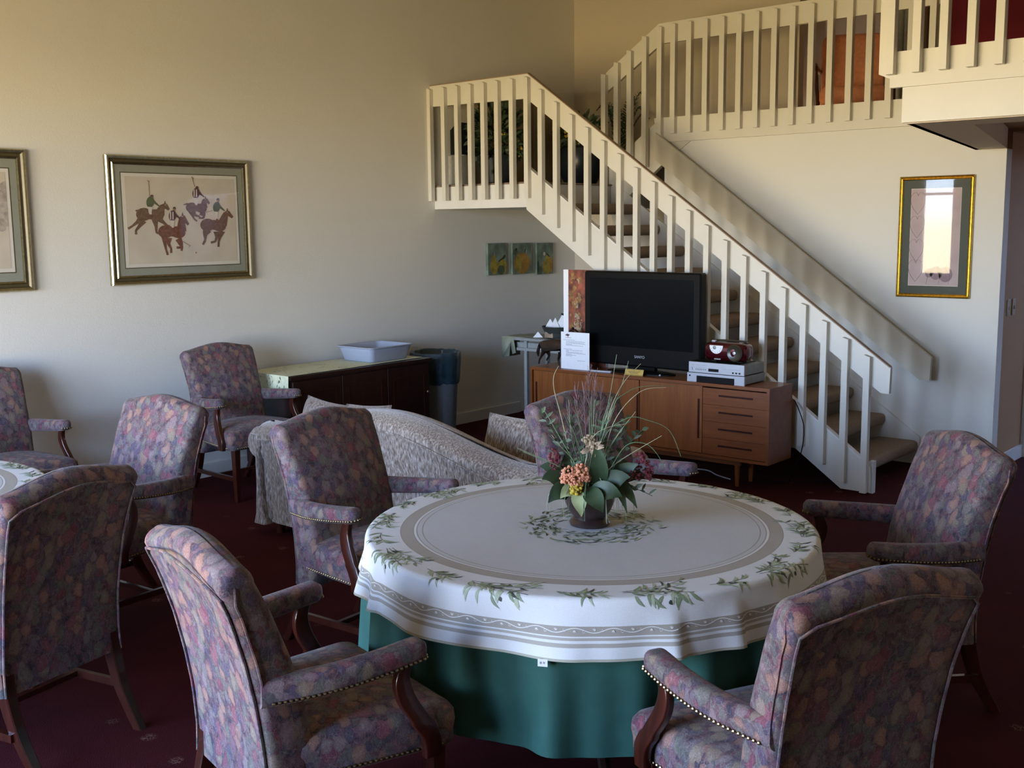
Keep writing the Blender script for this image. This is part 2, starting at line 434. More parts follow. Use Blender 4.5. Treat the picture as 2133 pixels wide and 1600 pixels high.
w = MB(); w.box(-2.215, 5.72, 2.305, 3.1, 5.75, 2.482)
struct(w, 'trim_1', M['rail'], 'cream fascia of the gallery edge')
# baseboards
struct(MB().box(WX, -1.5, 0, WX + .015, YB, .10), 'baseboard_left', M['trim'], 'white baseboard of the long wall')
struct(MB().box(-2.93, YB - .015, 0, -2.42, YB, .10), 'baseboard_back', M['trim'], 'white baseboard right of the stair foot')
struct(MB().box(-2.42, YB + .02, 0, -2.405, 12, .10), 'baseboard_hallway', M['trim'], 'baseboard of the hallway')
w = MB(); w.box(-2.42, 8.90, 0, -2.38, 8.98, 2.08); w.box(-2.42, 8.98, .0, -2.40, 9.8, 2.0)
struct(w, 'door_1', M['trim'], 'white door casing in the hallway')
# wall behind the camera with tall windows (the daylight of the room)
WY = -1.5
wins = [(-6.55, -6.02, .95, 2.75), (-5.72, -4.42, .35, 2.75), (-4.22, -2.92, .35, 2.75), (-2.72, -2.05, .35, 2.75)]  # last window is an unseen addition, put in for more fill light
w = MB(); x = WX
for (a, b, c, d) in wins:
    w.box(x, WY - .15, 0, a, WY, CE); w.box(a, WY - .15, 0, b, WY, c); w.box(a, WY - .15, d, b, WY, CE); x = b
w.box(x, WY - .15, 0, 3.1, WY, CE)
struct(w, 'wall_front', M['wall'], 'cream window wall behind the viewer')
for i, (a, b, c, d) in enumerate(wins):
    w = MB(); t = .04
    w.box(a, WY - .1, c, a + t, WY - .04, d); w.box(b - t, WY - .1, c, b, WY - .04, d)
    w.box(a + t, WY - .1, c, b - t, WY - .04, c + t); w.box(a + t, WY - .1, d - t, b - t, WY - .04, d)
    w.box(a + t, WY - .1, 2.22, b - t, WY - .04, 2.26)
    o = struct(w, 'window_%d' % (i + 1), M['trim'], 'tall window behind the viewer')
    struct(MB().quad_y(a + t, c + t, b - t, d - t, WY - .07), 'pane', M['glass'], parent=o)

# ------------------------------------------------------------------ staircase
SL = .707
RISE, RUN, NX = .18, .2545, -2.94
st = thing('staircase', 'straight staircase with beige carpeted treads and white stringers rising to the corner landing', 'staircase')
for i in range(11):
    z = RISE * (i + 1); nx = NX - RUN * i
    m = MB()
    prof = [(nx - RUN - .045, z - .035), (nx - .05, z - .088), (nx - .02, z - .082), (nx - .004, z - .062), (nx, z - .04), (nx - .004, z - .016), (nx - .018, z - .004), (nx - .035, z), (nx - RUN - .045, z)]
    m.prism(prof, lambda p: (p[0], 7.064, p[1]), lambda p: (p[0], 8.150, p[1]))
    m.build('tread', M['stair_carpet'], st, True, 60)
lo = lambda x: 1.945 + (-5.809 - x) * SL      # underside of the front board
poly = [(-2.845, .012), (-3.045, .012), (-5.79, 1.935), (-5.79, 2.262), (-5.77, 2.262), (-2.845, lo(-2.845) + .335)]
m = MB(); m.prism(poly, lambda p: (p[0], 7.03, p[1]), lambda p: (p[0], 7.062, p[1]))
m.build('front_stringer', M['rail'], st, False)
# thin lip on top of the stringer
m = MB(); m.prism([(-5.77, 2.262), (-2.86, lo(-2.86) + .335), (-2.86, lo(-2.86) + .347), (-5.77, 2.274)], lambda p: (p[0], 7.028, p[1]), lambda p: (p[0], 7.075, p[1]))
m.build('stringer_cap', M['trim'], st, False)
m = MB(); m.prism([(-2.934, .0), (-5.3, .0), (-5.75, 1.9), (-5.75, 2.195), (-2.934, .205)], lambda p: (p[0], 8.168, p[1]), lambda p: (p[0], 8.188, p[1]))
m.build('wall_stringer', M['trim'], st, False)
# landing
m = MB(); m.box(WX, 7.065, 1.955, -5.76, YU, 2.145)
m.build('landing_slab', M['trim'], st, False)
m = MB(); m.box(WX, 7.065, 2.145, -5.74, YU, 2.16, b=.006)
m.build('landing_carpet', M['stair_carpet'], st, False)
# upper flight behind the wall
MB().box(-5.62, 8.235, 2.30, -5.34, YU, 2.34, b=.012).build('tread', M['stair_carpet'], st, True)
MB().box(-5.60, 8.235, 2.16, -5.58, YU, 2.30).build('riser', M['trim'], st, False)
MB().box(-5.34, 8.235, 2.34, -5.32, YU, 2.47).build('riser', M['trim'], st, False)
MB().box(-5.36, 8.235, 2.47, -4.86, YU, 2.52, b=.012).build('tread', M['stair_carpet'], st, True)
MB().prism([(-5.56, 2.16), (-5.30, 2.29), (-5.30, 2.34), (-5.58, 2.20)], lambda p: (p[0], 8.235, p[1]), lambda p: (p[0], YU, p[1])).build('underside', M['stair_carpet'], st, False)
m = MB(); m.prism([(-5.80, 1.96), (-5.70, 1.96), (-5.35, 2.215), (-5.215, 2.32), (-4.95, 2.495), (-5.10, 2.69), (-5.26, 2.69), (-5.80, 2.31)], lambda p: (p[0], YB - .012, p[1]), lambda p: (p[0], YB + .035, p[1]))
m.build('upper_stringer', M['rail'], st, False)

rl = thing('stair_railing', 'cream stair railing with flat boards and square balusters running down from the landing', 'railing')
top = lambda x: 3.012 if x < -5.77 else 3.012 - (x + 5.77) * SL
poly = [(WX, 3.008), (-5.77, 3.012), (-2.731, top(-2.731)), (-2.735, .69), (-2.79, .69), (-5.78, 2.815), (WX, 2.83)]
m = MB(); m.prism(poly, lambda p: (p[0], 7.03, p[1]), lambda p: (p[0], 7.065, p[1]))
m.build('rail_board', M['rail'], rl, False)
m = MB()
P = [(WX, 3.012), (-5.77, 3.016), (-2.735, top(-2.731) + .004)]
for a, b in zip(P, P[1:]):
    m.prism([a, b, (b[0], b[1] - .008), (a[0], a[1] - .008)], lambda p: (p[0], 7.028, p[1]), lambda p: (p[0], 7.068, p[1]))
m.build('rail_edge', M['edge'], rl, False)
bx = [-6.813, -6.645, -6.489, -6.339, -6.193, -6.043, -5.885, -5.731]
x0, x1 = -5.588, -2.862
bx += [x0 + (x1 - x0) * i / 18 for i in range(19)]
BW = .021
for x in [q * 1.0046 for q in bx]:
    if x < -5.72: zt, zb = 2.975, 2.025
    else:
        zt = top(x) - .035; zb = max(lo(x) + .085, .012)
    m = MB()
    m.prism([(x - BW, zb), (x + BW, zb), (x + BW, zt - .004), (x - BW, zt + .010)], lambda p: (p[0], YR, p[1]), lambda p: (p[0], 7.0295, p[1]))
    m.build('baluster', M['rail'], rl, False)
MB().box(-2.862, 7.065, .0, -2.835, 7.11, .22).build('stub_post', M['trim'], rl, False)

hr = thing('wall_handrail', 'wide flat beige handrail board sloping along the wall beside the stairs', 'handrail')
hs = (2.586 - .82) / (5.258 - 2.844)
ht = lambda x: .82 + (-2.844 - x) * hs
m = MB(); m.prism([(-2.844, .82), (-2.849, .648), (-2.925, .648), (-5.24, ht(-5.24) - .225), (-5.24, ht(-5.24))], lambda p: (p[0], 8.085, p[1]), lambda p: (p[0], 8.12, p[1]))
m.build('board', M['handrail'], hr, False)
for x in (-3.2, -4.1, -5.0):
    MB().box(x - .02, 8.12, ht(x) - .12, x + .02, 8.19, ht(x) - .07).build('bracket', M['trim'], hr, False)

gr = thing('gallery_railing', 'cream gallery railing above the painting wall, with the short sloped piece at its left', 'railing')
YG = 8.145
def gboard(poly, name='rail_board', y=(8.155, 8.188), par=gr):
    m = MB(); m.prism(poly, lambda p: (p[0], y[0], p[1]), lambda p: (p[0], y[1], p[1])); return m.build(name, M['rail'], par, False)
gboard([(-5.80, 3.125), (-5.255, 3.475), (-2.9, 3.492), (-2.9, 3.325), (-5.23, 3.310), (-5.80, 2.955)])
gboard([(-5.255, 2.495), (-2.9, 2.495), (-2.9, 2.69), (-5.10, 2.70), (-5.30, 2.70)], 'lower_board')
for x in [-5.81 + .01, -5.665, -5.53, -5.375, -5.225] + [-5.092 + .1535 * i for i in range(15)]:
    if x < -5.23: zt = 3.125 + (x + 5.80) * .64 - .02; zb = 2.0 if x < -5.6 else 2.2 + (x + 5.53) * .6
    elif x < -5.15: zt, zb = 3.44, 2.40
    else: zt, zb = 3.45, 2.56
    m = MB(); m.prism([(x - .023, zb), (x + .023, zb), (x + .023, zt - .004), (x - .023, zt + .008)], lambda p: (p[0], 8.110, p[1]), lambda p: (p[0], 8.1545, p[1]))
    m.build('baluster', M['rail'], gr, False)

fr = thing('gallery_railing', 'cream railing in the upper right corner, on the deck edge nearest the viewer', 'railing')
m = MB(); m.box(-2.275, 5.70, 2.482, 3.1, 5.735, 2.66); m.build('lower_board', M['rail'], fr, False)
m = MB(); m.box(-2.275, 5.70, 3.30, 3.1, 5.735, 3.48); m.build('rail_board', M['rail'], fr, False)
m = MB(); m.prism([(-2.335, 2.555), (-2.275, 2.528), (-2.275, 3.48), (-2.335, 3.48)], lambda p: (p[0], 5.70, p[1]), lambda p: (p[0], 5.735, p[1])); m.build('end_board', M['rail'], fr, False)
for i in range(14):
    x = -2.262 + .1325 * i
    m = MB(); m.box(x - .020, 5.652, 2.545, x + .020, 5.6995, 3.44); m.build('baluster', M['rail'], fr, False)

# light switches in the hallway
sw = thing('light_switch', 'small pair of beige light switches on the hallway wall', 'light switch')
for y in (8.40, 8.52):
    p = MB().box(-2.42, y - .035, 1.12, -2.412, y + .035, 1.24, b=.003).build('switch_plate', M['switch'], sw)
    MB().box(-2.412, y - .006, 1.165, -2.404, y + .006, 1.19).build('toggle', M['switch'], p)

# ------------------------------------------------------------------ upholstered armchair (local: faces +Y, feet on z=0)
def rr(w, d, r, n=5):
    """rounded rectangle, half sizes w,d"""
    P = []
    for cx, cy, a0 in ((w - r, d - r, 0), (-w + r, d - r, PI / 2), (-w + r, -d + r, PI), (w - r, -d + r, 1.5 * PI)):
        for k in range(n + 1):
            a = a0 + PI / 2 * k / n; P.append((cx + r * cos(a), cy + r * sin(a)))
    return P
def lerp(a, b, t): return a + (b - a) * t
def interp(T, z):
    if z <= T[0][0]: return T[0][1]
    for (a, u), (b, v) in zip(T, T[1:]):
        if z <= b:
            t = (z - a) / (b - a); return u + (v - u) * t
    return T[-1][1]
REAR = [(.27, -.222), (.36, -.218), (.48, -.226), (.60, -.243), (.72, -.268), (.84, -.303), (.93, -.340), (.99, -.368)]
THK = [(.27, .10), (.45, .135), (.6, .13), (.8, .11), (.95, .10)]
HW = [(.27, .262), (.5, .258), (.75, .266), (.97, .285)]
def ztop(u):
    u = max(-1, min(1, u)); a = abs(u)
    return .972 + .040 * (0.5 + 0.5 * cos(PI * min(a / .97, 1))) ** .8
def rough_rect(w, d, r, n, m):
    # rounded rect with subdivided long sides
    P = []
    c = rr(w, d, r, n); k = n + 1
    segs = [c[0:k], c[k:2 * k], c[2 * k:3 * k], c[3 * k:4 * k]]
    for i in range(4):
        P += segs[i]; a = segs[i][-1]; b = segs[(i + 1) % 4][0]
        mm = m if i in (0, 2) else 2
        P += [(lerp(a[0], b[0], j / mm), lerp(a[1], b[1], j / mm)) for j in range(1, mm)]
    return P
def make_chair(label, group):
    t = thing('dining_armchair', label, 'chair', group=group)
    # backrest
    z0 = .275; R = []
    NV = 18
    zmain = .93
    levels = [(z0, .012)] + [(lerp(z0, zmain, k / NV), 0) for k in range(NV + 1)]
    def ring(zb, inset, zoff):
        w = interp(HW, zb) - (inset * .42 if zoff > 0 else inset); th = interp(THK, zb) / 2 - inset; yc = interp(REAR, zb) + interp(THK, zb) / 2
        r = max(min(.028, th * .95, w * .9), .002)
        pts = []
        for px, py in rough_rect(w, max(th, .003), min(r, max(th, .003) * .95), 4, 12):
            u = px / interp(HW, zb); f = (zb - z0) / (zmain - z0)
            zz = zb + (ztop(u) - .045 - zmain) * f
            # front face bulges a little
            bul = .022 * max(0, py / max(th, .003)) * (1 - u * u) * (1 - abs(2 * f - 1) ** 2)
            pts.append((px, yc + py + bul, zz + zoff))
        return pts
    R.append(ring(z0, .010, 0)); R.append(ring(z0 + .004, 0.0, 0))
    for k in range(1, NV + 1): R.append(ring(lerp(z0, zmain, k / NV), 0, 0))
    rad = .045
    for k in range(1, 7):
        a = PI / 2 * k / 6
        R.append(ring(zmain, rad * (1 - cos(a)) * 1.05, rad * sin(a)))
    bk = MB().rings(R).build('backrest', M['leaf'], t, angle=60)
    pth = []
    for k in range(15):
        z = lerp(z0 + .005, .895, k / 14); pth.append((-(interp(HW, z) - .016), interp(REAR, z) - .003, z))
    for k in range(1, 16):
        u = lerp(-1, 1, k / 16) * .93; z = ztop(u / .93) - .052
        pth.append((u * .282, interp(REAR, z) - .005 - .004, z))
    for k in range(15):
        z = lerp(.895, z0 + .005, k / 14); pth.append(((interp(HW, z) - .016), interp(REAR, z) - .003, z))
    MB().tube(pth, .0040, 6).build('piping', M['leaf'], bk)
    for s in (-1, 1):
        m = MB(); pth = []
        for k in range(14):
            z = lerp(.62, .88, k / 13); pth.append((s * (interp(HW, z) + .001), interp(REAR, z) + .022, z))
        pth += [(s * .281, -.30, .925), (s * .262, -.30, .955)]
        m.tube(pth, .0035, 5); m.build('side_seam', M['leaf'], bk)
    # seat
    R = []
    def sring(z, ins, dome):
        pts = []
        for px, py in rough_rect(1 - ins / .3, 1 - ins / .29, .13, 4, 10):
            y = .062 + py * .263
            w = lerp(.238, .322, max(0, (y + .200) / .525) ** .7)
            x = px * w
            d = dome * (1 - px * px * .9) * (1 - py * py * .8)
            pts.append((x, y, z + d))
        return pts
    R = [sring(.352, .02, 0), sring(.356, .006, 0), sring(.37, 0, 0), sring(.40, 0, 0), sring(.43, -.004, 0), sring(.452, -.002, 0), sring(.468, .008, .004),
         sring(.478, .028, .010), sring(.480, .07, .018), sring(.480, .14, .026), sring(.480, .22, .030)]
    se = MB().rings(R).build('seat', M['leaf'], t, angle=60)
    def nails(path, name, par, r=.0054, step=.0155):
        m = MB(); P = [Vector(p) for p in path]; acc = 0; out = []
        for a, b in zip(P, P[1:]):
            L = (b - a).length; d = acc
            while d < L:
                out.append(a.lerp(b, d / L)); d += step
            acc = d - L
        for p in out: m.ball(p, r, 6, 4)
        return m.build(name, M['brass'], par)
    rim = []
    for y in [-.20 + .04 * k for k in range(13)]:
        rim.append((lerp(.238, .322, max(0, (y + .200) / .525) ** .7) + .001, min(y, .27), .368))
    rim += [(.306, .308, .368), (.27, .324, .368)]
    full = [(-p[0], p[1], p[2]) for p in reversed(rim)]
    nails(rim + full, 'nailhead_trim', se)
    # arms
    for s in (-1, 1):
        pth = [(-.17, .256, .632), (-.09, .281, .636), (0, .298, .643), (.10, .306, .652), (.17, .308, .660), (.215, .308, .664)]
        sm = [(-.235, .236, .630)] + pth
        R = []
        P = smooth_path([(s * x, y, z) for y, x, z in sm], 4)
        n = len(P)
        for i, p in enumerate(P):
            f = i / (n - 1); w = lerp(.030, .036, f); h = lerp(.040, .031, f)
            if i == n - 1: w *= .55; h *= .6
            if i == n - 2: w *= .93; h *= .93
            R.append([(p[0] + a, p[1] + (.006 if i == n - 1 else 0), p[2] + b - .004) for a, b in rr(w, h, min(w, h) * .72, 4)])
        ar = MB().rings(R).build('armrest', M['leaf'], t, angle=60)
        low = [(p[0] + s * lerp(.031, .037, i / (n - 1)), p[1], p[2] - lerp(.030, .022, i / (n - 1))) for i, p in enumerate(P)]
        low[-1] = (low[-1][0] - s * .012, low[-1][1] + .002, low[-1][2])
        e = P[-1]
        low += [(e[0], e[1] + .010, e[2] - .020), (e[0] - s * .026, e[1] + .002, e[2] - .020)]
        nails(low[2:], 'nailhead_trim', ar, .0054, .0145)
        # scrolled wooden support
        Q = smooth_path([(s * .306, .165, .632), (s * .307, .150, .585), (s * .312, .160, .53), (s * .324, .195, .465), (s * .331, .225, .41), (s * .330, .228, .352)], 5)
        m = MB(); R = []
        for i, q in enumerate(Q):
            f = i / (len(Q) - 1); d = .019 + .010 * sin(PI * f) ** 2 + (.006 if f > .6 else 0)
            R.append([(q[0] + a, q[1] + b, q[2]) for a, b in rr(.0135, d, .005, 2)])
        m.rings(R); m.build('arm_support', M['mahog'], t, angle=50)
    # legs
    for s in (-1, 1):
        m = MB()
        m.rings([[(s * .262 + a, .282 + b, z) for a, b in rr(w, w, .004, 1)] for z, w in ((0, .015), (.02, .016), (.36, .0235))])
        m.build('leg', M['mahog'], t)
        Q = smooth_path([(s * .225, -.19, .36), (s * .225, -.205, .27), (s * .222, -.245, .14), (s * .218, -.325, .0)], 5)
        m = MB(); m.rings([[(q[0] + a, q[1] + b, max(q[2], 0)) for a, b in rr(w, w * 1.15, .004, 1)] for q, w in zip(Q, [lerp(.024, .017, i / (len(Q) - 1)) for i in range(len(Q))])])
        m.build('leg', M['mahog'], t)
        m = MB(); m.box(s * .243 - .009, -.24, .13, s * .243 + .009, .27, .158); m.build('stretcher', M['mahog'], t, False)
    m = MB(); m.box(-.245, .0, .135, .245, .02, .155); m.build('stretcher', M['mahog'], t, False)
    return t
GA = 'leaf patterned armchairs'
chairs = [
 ((-2.417, 1.901), -13.0, 'leaf armchair in the left foreground with a brightly lit back turned to the viewer'),
 ((-3.781, 1.735), 103.1, 'shaded leaf armchair cut by the lower left edge, its back to the viewer'),
 ((-1.205, 2.558), 64.0, 'leaf armchair in the right foreground, piped back to the viewer, overlapping the white cloth'),
 ((-1.542, 4.03), 136.2, 'leaf armchair at the right edge facing the viewer, below the gold-framed picture'),
 ((-3.49, 3.165), -86.5, 'leaf armchair left of the flower table, in front of the taupe sofa'),
 ((-4.685, 2.657), 185.3, 'pale-lit leaf armchair facing the viewer between the left table and the cabinet wall'),
 ((-6.311, 4.555), -92.1, 'leaf armchair standing against the wall beside the dark cabinet'),
 ((-6.408, 2.90), -90.9, 'leaf armchair by the wall at the far left edge, beyond the left table'),
 ((-2.909, 4.161), -101.9, 'leaf armchair between the round table and the television console, half hidden by the flowers'),
]
c0 = None
for (x, y), rz, lab in chairs:
    if c0 is None: c0 = c = make_chair(lab, GA)
    else: c = copy_tree(c0); c['label'] = lab
    c.location = (x, y, 0); c.rotation_euler = (0, 0, math.radians(rz))

# ------------------------------------------------------------------ round tables and cloths
RT = .772; DROP = .165
def fold(th, ph=0):
    v = (.30 * sin(7 * th + 1.1 + ph) + .22 * sin(11 * th + .3 - ph) + .12 * sin(23 * th + 2 + ph))
    for c, w, a, k in ((-36, 5, 1.1, 3.2), (-21, 4, 1.0, 3), (-8, 5, .9, 2), (-58, 6, .5, 1.5), (-88, 7, .45, 1), (-112, 4, .9, 3), (-124, 5, .8, 2), (-146, 6, .7, 1.5), (-175, 6, .8, 1.5), (20, 6, .8, 1), (50, 7, .8, 1), (85, 6, .8, 1), (120, 6, .8, 1), (155, 6, .8, 1)):
        d = (math.degrees(th) - c + 180) % 360 - 180
        ww = w if d < 0 else w / k
        v += a * math.exp(-(d / ww) ** 2)
    return v - .25
def cloth_pt(s, th, off=0.0, ph=0):
    """flat cloth distance s, angle th -> local 3d (table centre, z above table top plane)"""
    re = .018
    if s <= RT - re:
        return (s * cos(th), s * sin(th), .004 + off)
    a = (s - (RT - re)) / re
    if a < PI / 2:
        r = RT - re + (re + off) * sin(a); z = .004 - re + (re + off) * cos(a)
        return (r * cos(th), r * sin(th), z)
    d = s - (RT - re) - re * PI / 2
    q = min(d / DROP, 1.1); am = fold(th, ph)
    r = RT + off + q * .026 + (q ** 1.1) * .034 * am + .006 * q
    z = .004 - re - d * (.985 - .05 * q * (am + .4) * .5)
    return (r * cos(th), r * sin(th), z)
def cloth_mesh(ph=0, sprigs=True):
    m = MB(); NT = 300
    S = [.02, .2, .4, .55, .65, .70, .735, RT - .018] + [RT - .018 + .018 * PI / 2 * k / 5 for k in range(1, 6)]
    S += [S[-1] + (DROP - .01) * k / 12 for k in range(1, 13)]
    uv = []
    vs = []; fs = []
    for s in S:
        for i in range(NT):
            th = 2 * PI * i / NT; vs.append(cloth_pt(s, th, 0, ph)); uv.append((s * cos(th), s * sin(th)))
    for k in range(len(S) - 1):
        for i in range(NT):
            j = (i + 1) % NT; fs.append((k * NT + i, k * NT + j, (k + 1) * NT + j, (k + 1) * NT + i))
    fs.append(tuple(range(NT)))
    m.add(vs, fs, 0)
    rnd = random.Random(5)
    def leafq(s, th, ang, L, W, mi):
        pts = []
        K = 5
        left = []; right = []
        for k in range(K + 1):
            f = k / K; w = W * sin(PI * (f ** .8)) if 0 < f < 1 else 0
            a = L * f; bend = .12 * L * sin(PI * f)
            u = a * cos(ang) - bend * sin(ang); v = a * sin(ang) + bend * cos(ang)
            nx, ny = -sin(ang), cos(ang)
            left.append((u + nx * w, v + ny * w)); right.append((u - nx * w, v - ny * w))
        ring = left + right[-2:0:-1]
        P = [cloth_pt(s + v, th + u / max(s, .1), .0012 if mi != 4 else .002, ph) for u, v in ring]
        # strip faces
        vs2 = []; fs2 = []
        for k in range(K + 1):
            for q in (left[k], right[k]):
                vs2.append(cloth_pt(s + q[1], th + q[0] / max(s, .1), .0012, ph))
        for k in range(K): fs2.append((2 * k, 2 * k + 1, 2 * k + 3, 2 * k + 2))
        m.add(vs2, fs2, mi)
    def strip(pts, W, mi, off=.0010):
        vs2 = []; fs2 = []
        for k, (u, v) in enumerate(pts):
            a = pts[min(k + 1, len(pts) - 1)]; b = pts[max(k - 1, 0)]
            dx, dy = a[0] - b[0], a[1] - b[1]; L = math.hypot(dx, dy) or 1
            for sg in (1, -1):
                uu, vv = u - sg * dy / L * W, v + sg * dx / L * W
                vs2.append(cloth_pt(vv, uu / max(.78, .1) if vv > .3 else uu, off, ph))
        for k in range(len(pts) - 1): fs2.append((2 * k, 2 * k + 1, 2 * k + 3, 2 * k + 2))
        m.add(vs2, fs2, mi)
    def sprig(th, s0, size, big):
        n = 44 if big else 15
        # spray of branches along the tangential direction
        nb = 3 if big else 1
        for b in range(nb):
            a0 = rnd.uniform(-.2, .2) + (b - (nb - 1) / 2) * .55
            L = size * rnd.uniform(.8, 1.05); pu = -size * .45; pv = rnd.uniform(-.008, .008)
            K = 7; line = []
            for k in range(K + 1):
                f = k / K; ang = a0 * f
                u = pu + L * f; v = pv + L * .5 * sin(a0) * f + .008 * sin(3 * f + b)
                line.append((u, v))
            vs2 = []; fs2 = []
            for k, (u, v) in enumerate(line):
                for sg in (1, -1): vs2.append(cloth_pt(s0 + v + sg * .0011, th + u / s0, .001, ph))
            for k in range(K): fs2.append((2 * k, 2 * k + 1, 2 * k + 3, 2 * k + 2))
            m.add(vs2, fs2, 3)
            for i in range(n // nb + (2 if not big else 0)):
                f = rnd.uniform(.12, 1.0); k = min(int(f * K), K - 1); u, v = line[k]
                sg = rnd.choice((1, -1)); ang = a0 * .5 + sg * rnd.uniform(.35, 1.1)
                leafq(s0 + v, th + u / s0, ang, rnd.uniform(.034, .056), rnd.uniform(.0036, .0056), rnd.choice((1, 1, 2, 2, 3)))
            for i in range(2):
                f = rnd.uniform(.3, .9); k = int(f * K); u, v = line[k]
                leafq(s0 + v + .006, th + u / s0, .6, .013, .005, 3)
    if sprigs:
        for k in range(10):
            th = math.radians(-2.6 - 36 * k); sprig(th, .712, .215, True)
            for q in range(11):   # leaves drooping over the table edge
                leafq(.752 + rnd.uniform(-.015, .02), th + rnd.uniform(-.12, .12), PI / 2 + rnd.uniform(-.8, .8), rnd.uniform(.038, .055), .0050, rnd.choice((1, 2, 1)))
            leafq(.775, th + .03, 1.2, .015, .006, 3)
            th2 = th - math.radians(18); sprig(th2, .715, .13, False)
            leafq(.745, th2 + .04, 1.9, .045, .004, 1); leafq(.742, th2 + .05, 1.3, .045, .004, 2); leafq(.752, th2 + .05, 1.5, .013, .006, 3)
        for k in range(330):    # wreath round the centre
            th = rnd.uniform(0, 2 * PI); s = rnd.uniform(.105, .24)
            leafq(s, th, rnd.uniform(-.9, .9) + rnd.choice((0, PI)), rnd.uniform(.03, .05), .0038, rnd.choice((1, 1, 2, 3, 3)))
        # white scroll on the taupe border
        s1 = RT + .0095 + .079 - .010; per = .105; NW = round(2 * PI * RT / per)
        for k in range(NW):
            base = 2 * PI * k / NW
            for q in range(12):
                def P2(f, o): 
                    th = base + 2 * PI / NW * f; s = s1 + .0065 * sin(2 * PI * f)
                    return cloth_pt(s + o, th, .0012, ph)
                a, b = q / 12, (q + 1) / 12
                m.add([P2(a, .0013), P2(a, -.0013), P2(b, -.0013), P2(b, .0013)], [(0, 1, 2, 3)], 4)
            for (f, sg) in ((.25, -1), (.75, 1)):
                for da in (-.7, 0, .7):
                    leafq(s1 - sg * .001, base + 2 * PI / NW * f, (PI / 2 if sg > 0 else -PI / 2) + da, .009, .0014, 4)
                # curl
                cth = base + 2 * PI / NW * (f + .22)
                pts = []
                for q in range(9):
                    a = q / 8 * 4.6; rr_ = .0055 * (1 - q / 11)
                    pts.append((cth + rr_ * cos(a) / RT, s1 + sg * .002 + rr_ * sin(a)))
                for p, q2 in zip(pts, pts[1:]):
                    m.add([cloth_pt(p[1] + .0007, p[0], .0012, ph), cloth_pt(p[1] - .0007, p[0], .0012, ph), cloth_pt(q2[1] - .0007, q2[0], .0012, ph), cloth_pt(q2[1] + .0007, q2[0], .0012, ph)], [(0, 1, 2, 3)], 4)
    m.uv = uv + [(0, 0)] * (len(m.v) - len(uv))
    return m
def green_mesh(ph=0):
    m = MB(); NT = 260; R = []
    Z = [-.02, -.05, -.1, -.18, -.28, -.38, -.455]
    R.append([((RT - .012) * cos(2 * PI * i / NT), (RT - .012) * sin(2 * PI * i / NT), -.002) for i in range(NT)])
    for z in Z:
        ring = []
        for i in range(NT):
            th = 2 * PI * i / NT; q = -z / .455
            am = .55 * sin(13 * th + 2.2 + ph + .8 * sin(3 * th)) + .45 * sin(21 * th + ph + sin(2 * th)) + .2 * sin(34 * th + 1)
            r = RT - .006 - .012 * q + (q ** .8) * .052 * am
            ring.append((r * cos(th), r * sin(th), z + (.016 * am * q) + .012 * sin(3 * th + 1) * q))
        R.append(ring)
    m.rings(R, cap=False)
    m.f.append(list(range(NT))); m.mi.append(0)
    return m
def make_table(label):
    t = thing('round_table', label, 'table', group='round dining tables')
    MB().lathe([(.745, .725), (.75, .73), (.75, .755), (.745, .76)], n=64).build('tabletop', M['darkwood'], t)
    MB().lathe([(.05, .05), (.045, .1), (.06, .3), (.04, .5), (.05, .725)], n=20).build('pedestal', M['darkwood'], t)
    for k in range(4):
        a = PI / 4 + k * PI / 2
        pth = smooth_path([(.04 * cos(a), .04 * sin(a), .16), (.2 * cos(a), .2 * sin(a), .12), (.38 * cos(a), .38 * sin(a), .022)], 4)
        MB().tube(pth, .022, 8).build('foot', M['darkwood'], t)
    return t
CT = [(-4.75, 1.50, .9), (-2.20, 3.00, 0)]
tb = make_table('round table hidden under a teal cloth in the centre foreground'); tb.location = (-2.20, 3.00, 0)
t2 = copy_tree(tb); t2.location = (-4.75, 1.50, 0); t2['label'] = 'round table under a white cloth, cut by the left edge'
cm = [M['cloth'], M['sprig_leaf'], M['sprig_pale'], M['sprig_dark'], M['sprig_white']]
a = cloth_mesh(0).build('white_tablecloth', cm, angle=80)
tag(a, 'round white tablecloth with olive sprigs and taupe border, under the flower pot', 'tablecloth', 'printed white tablecloths'); a.location = (-2.20, 3.00, .772)
b = a.copy(); COL.objects.link(b); b.location = (-4.75, 1.50, .772); b['label'] = 'white tablecloth with olive sprigs on the table at the left edge'
b.rotation_euler = (0, 0, 1.0)
a = green_mesh().build('green_undercloth', M['green_cloth'], angle=80)
tag(a, 'teal green undercloth hanging below the white cloth in the centre foreground', 'tablecloth', 'green undercloths'); a.location = (-2.20, 3.00, .768)
b = a.copy(); COL.objects.link(b); b.location = (-4.75, 1.50, .768); b['label'] = 'teal green undercloth on the table at the left edge'
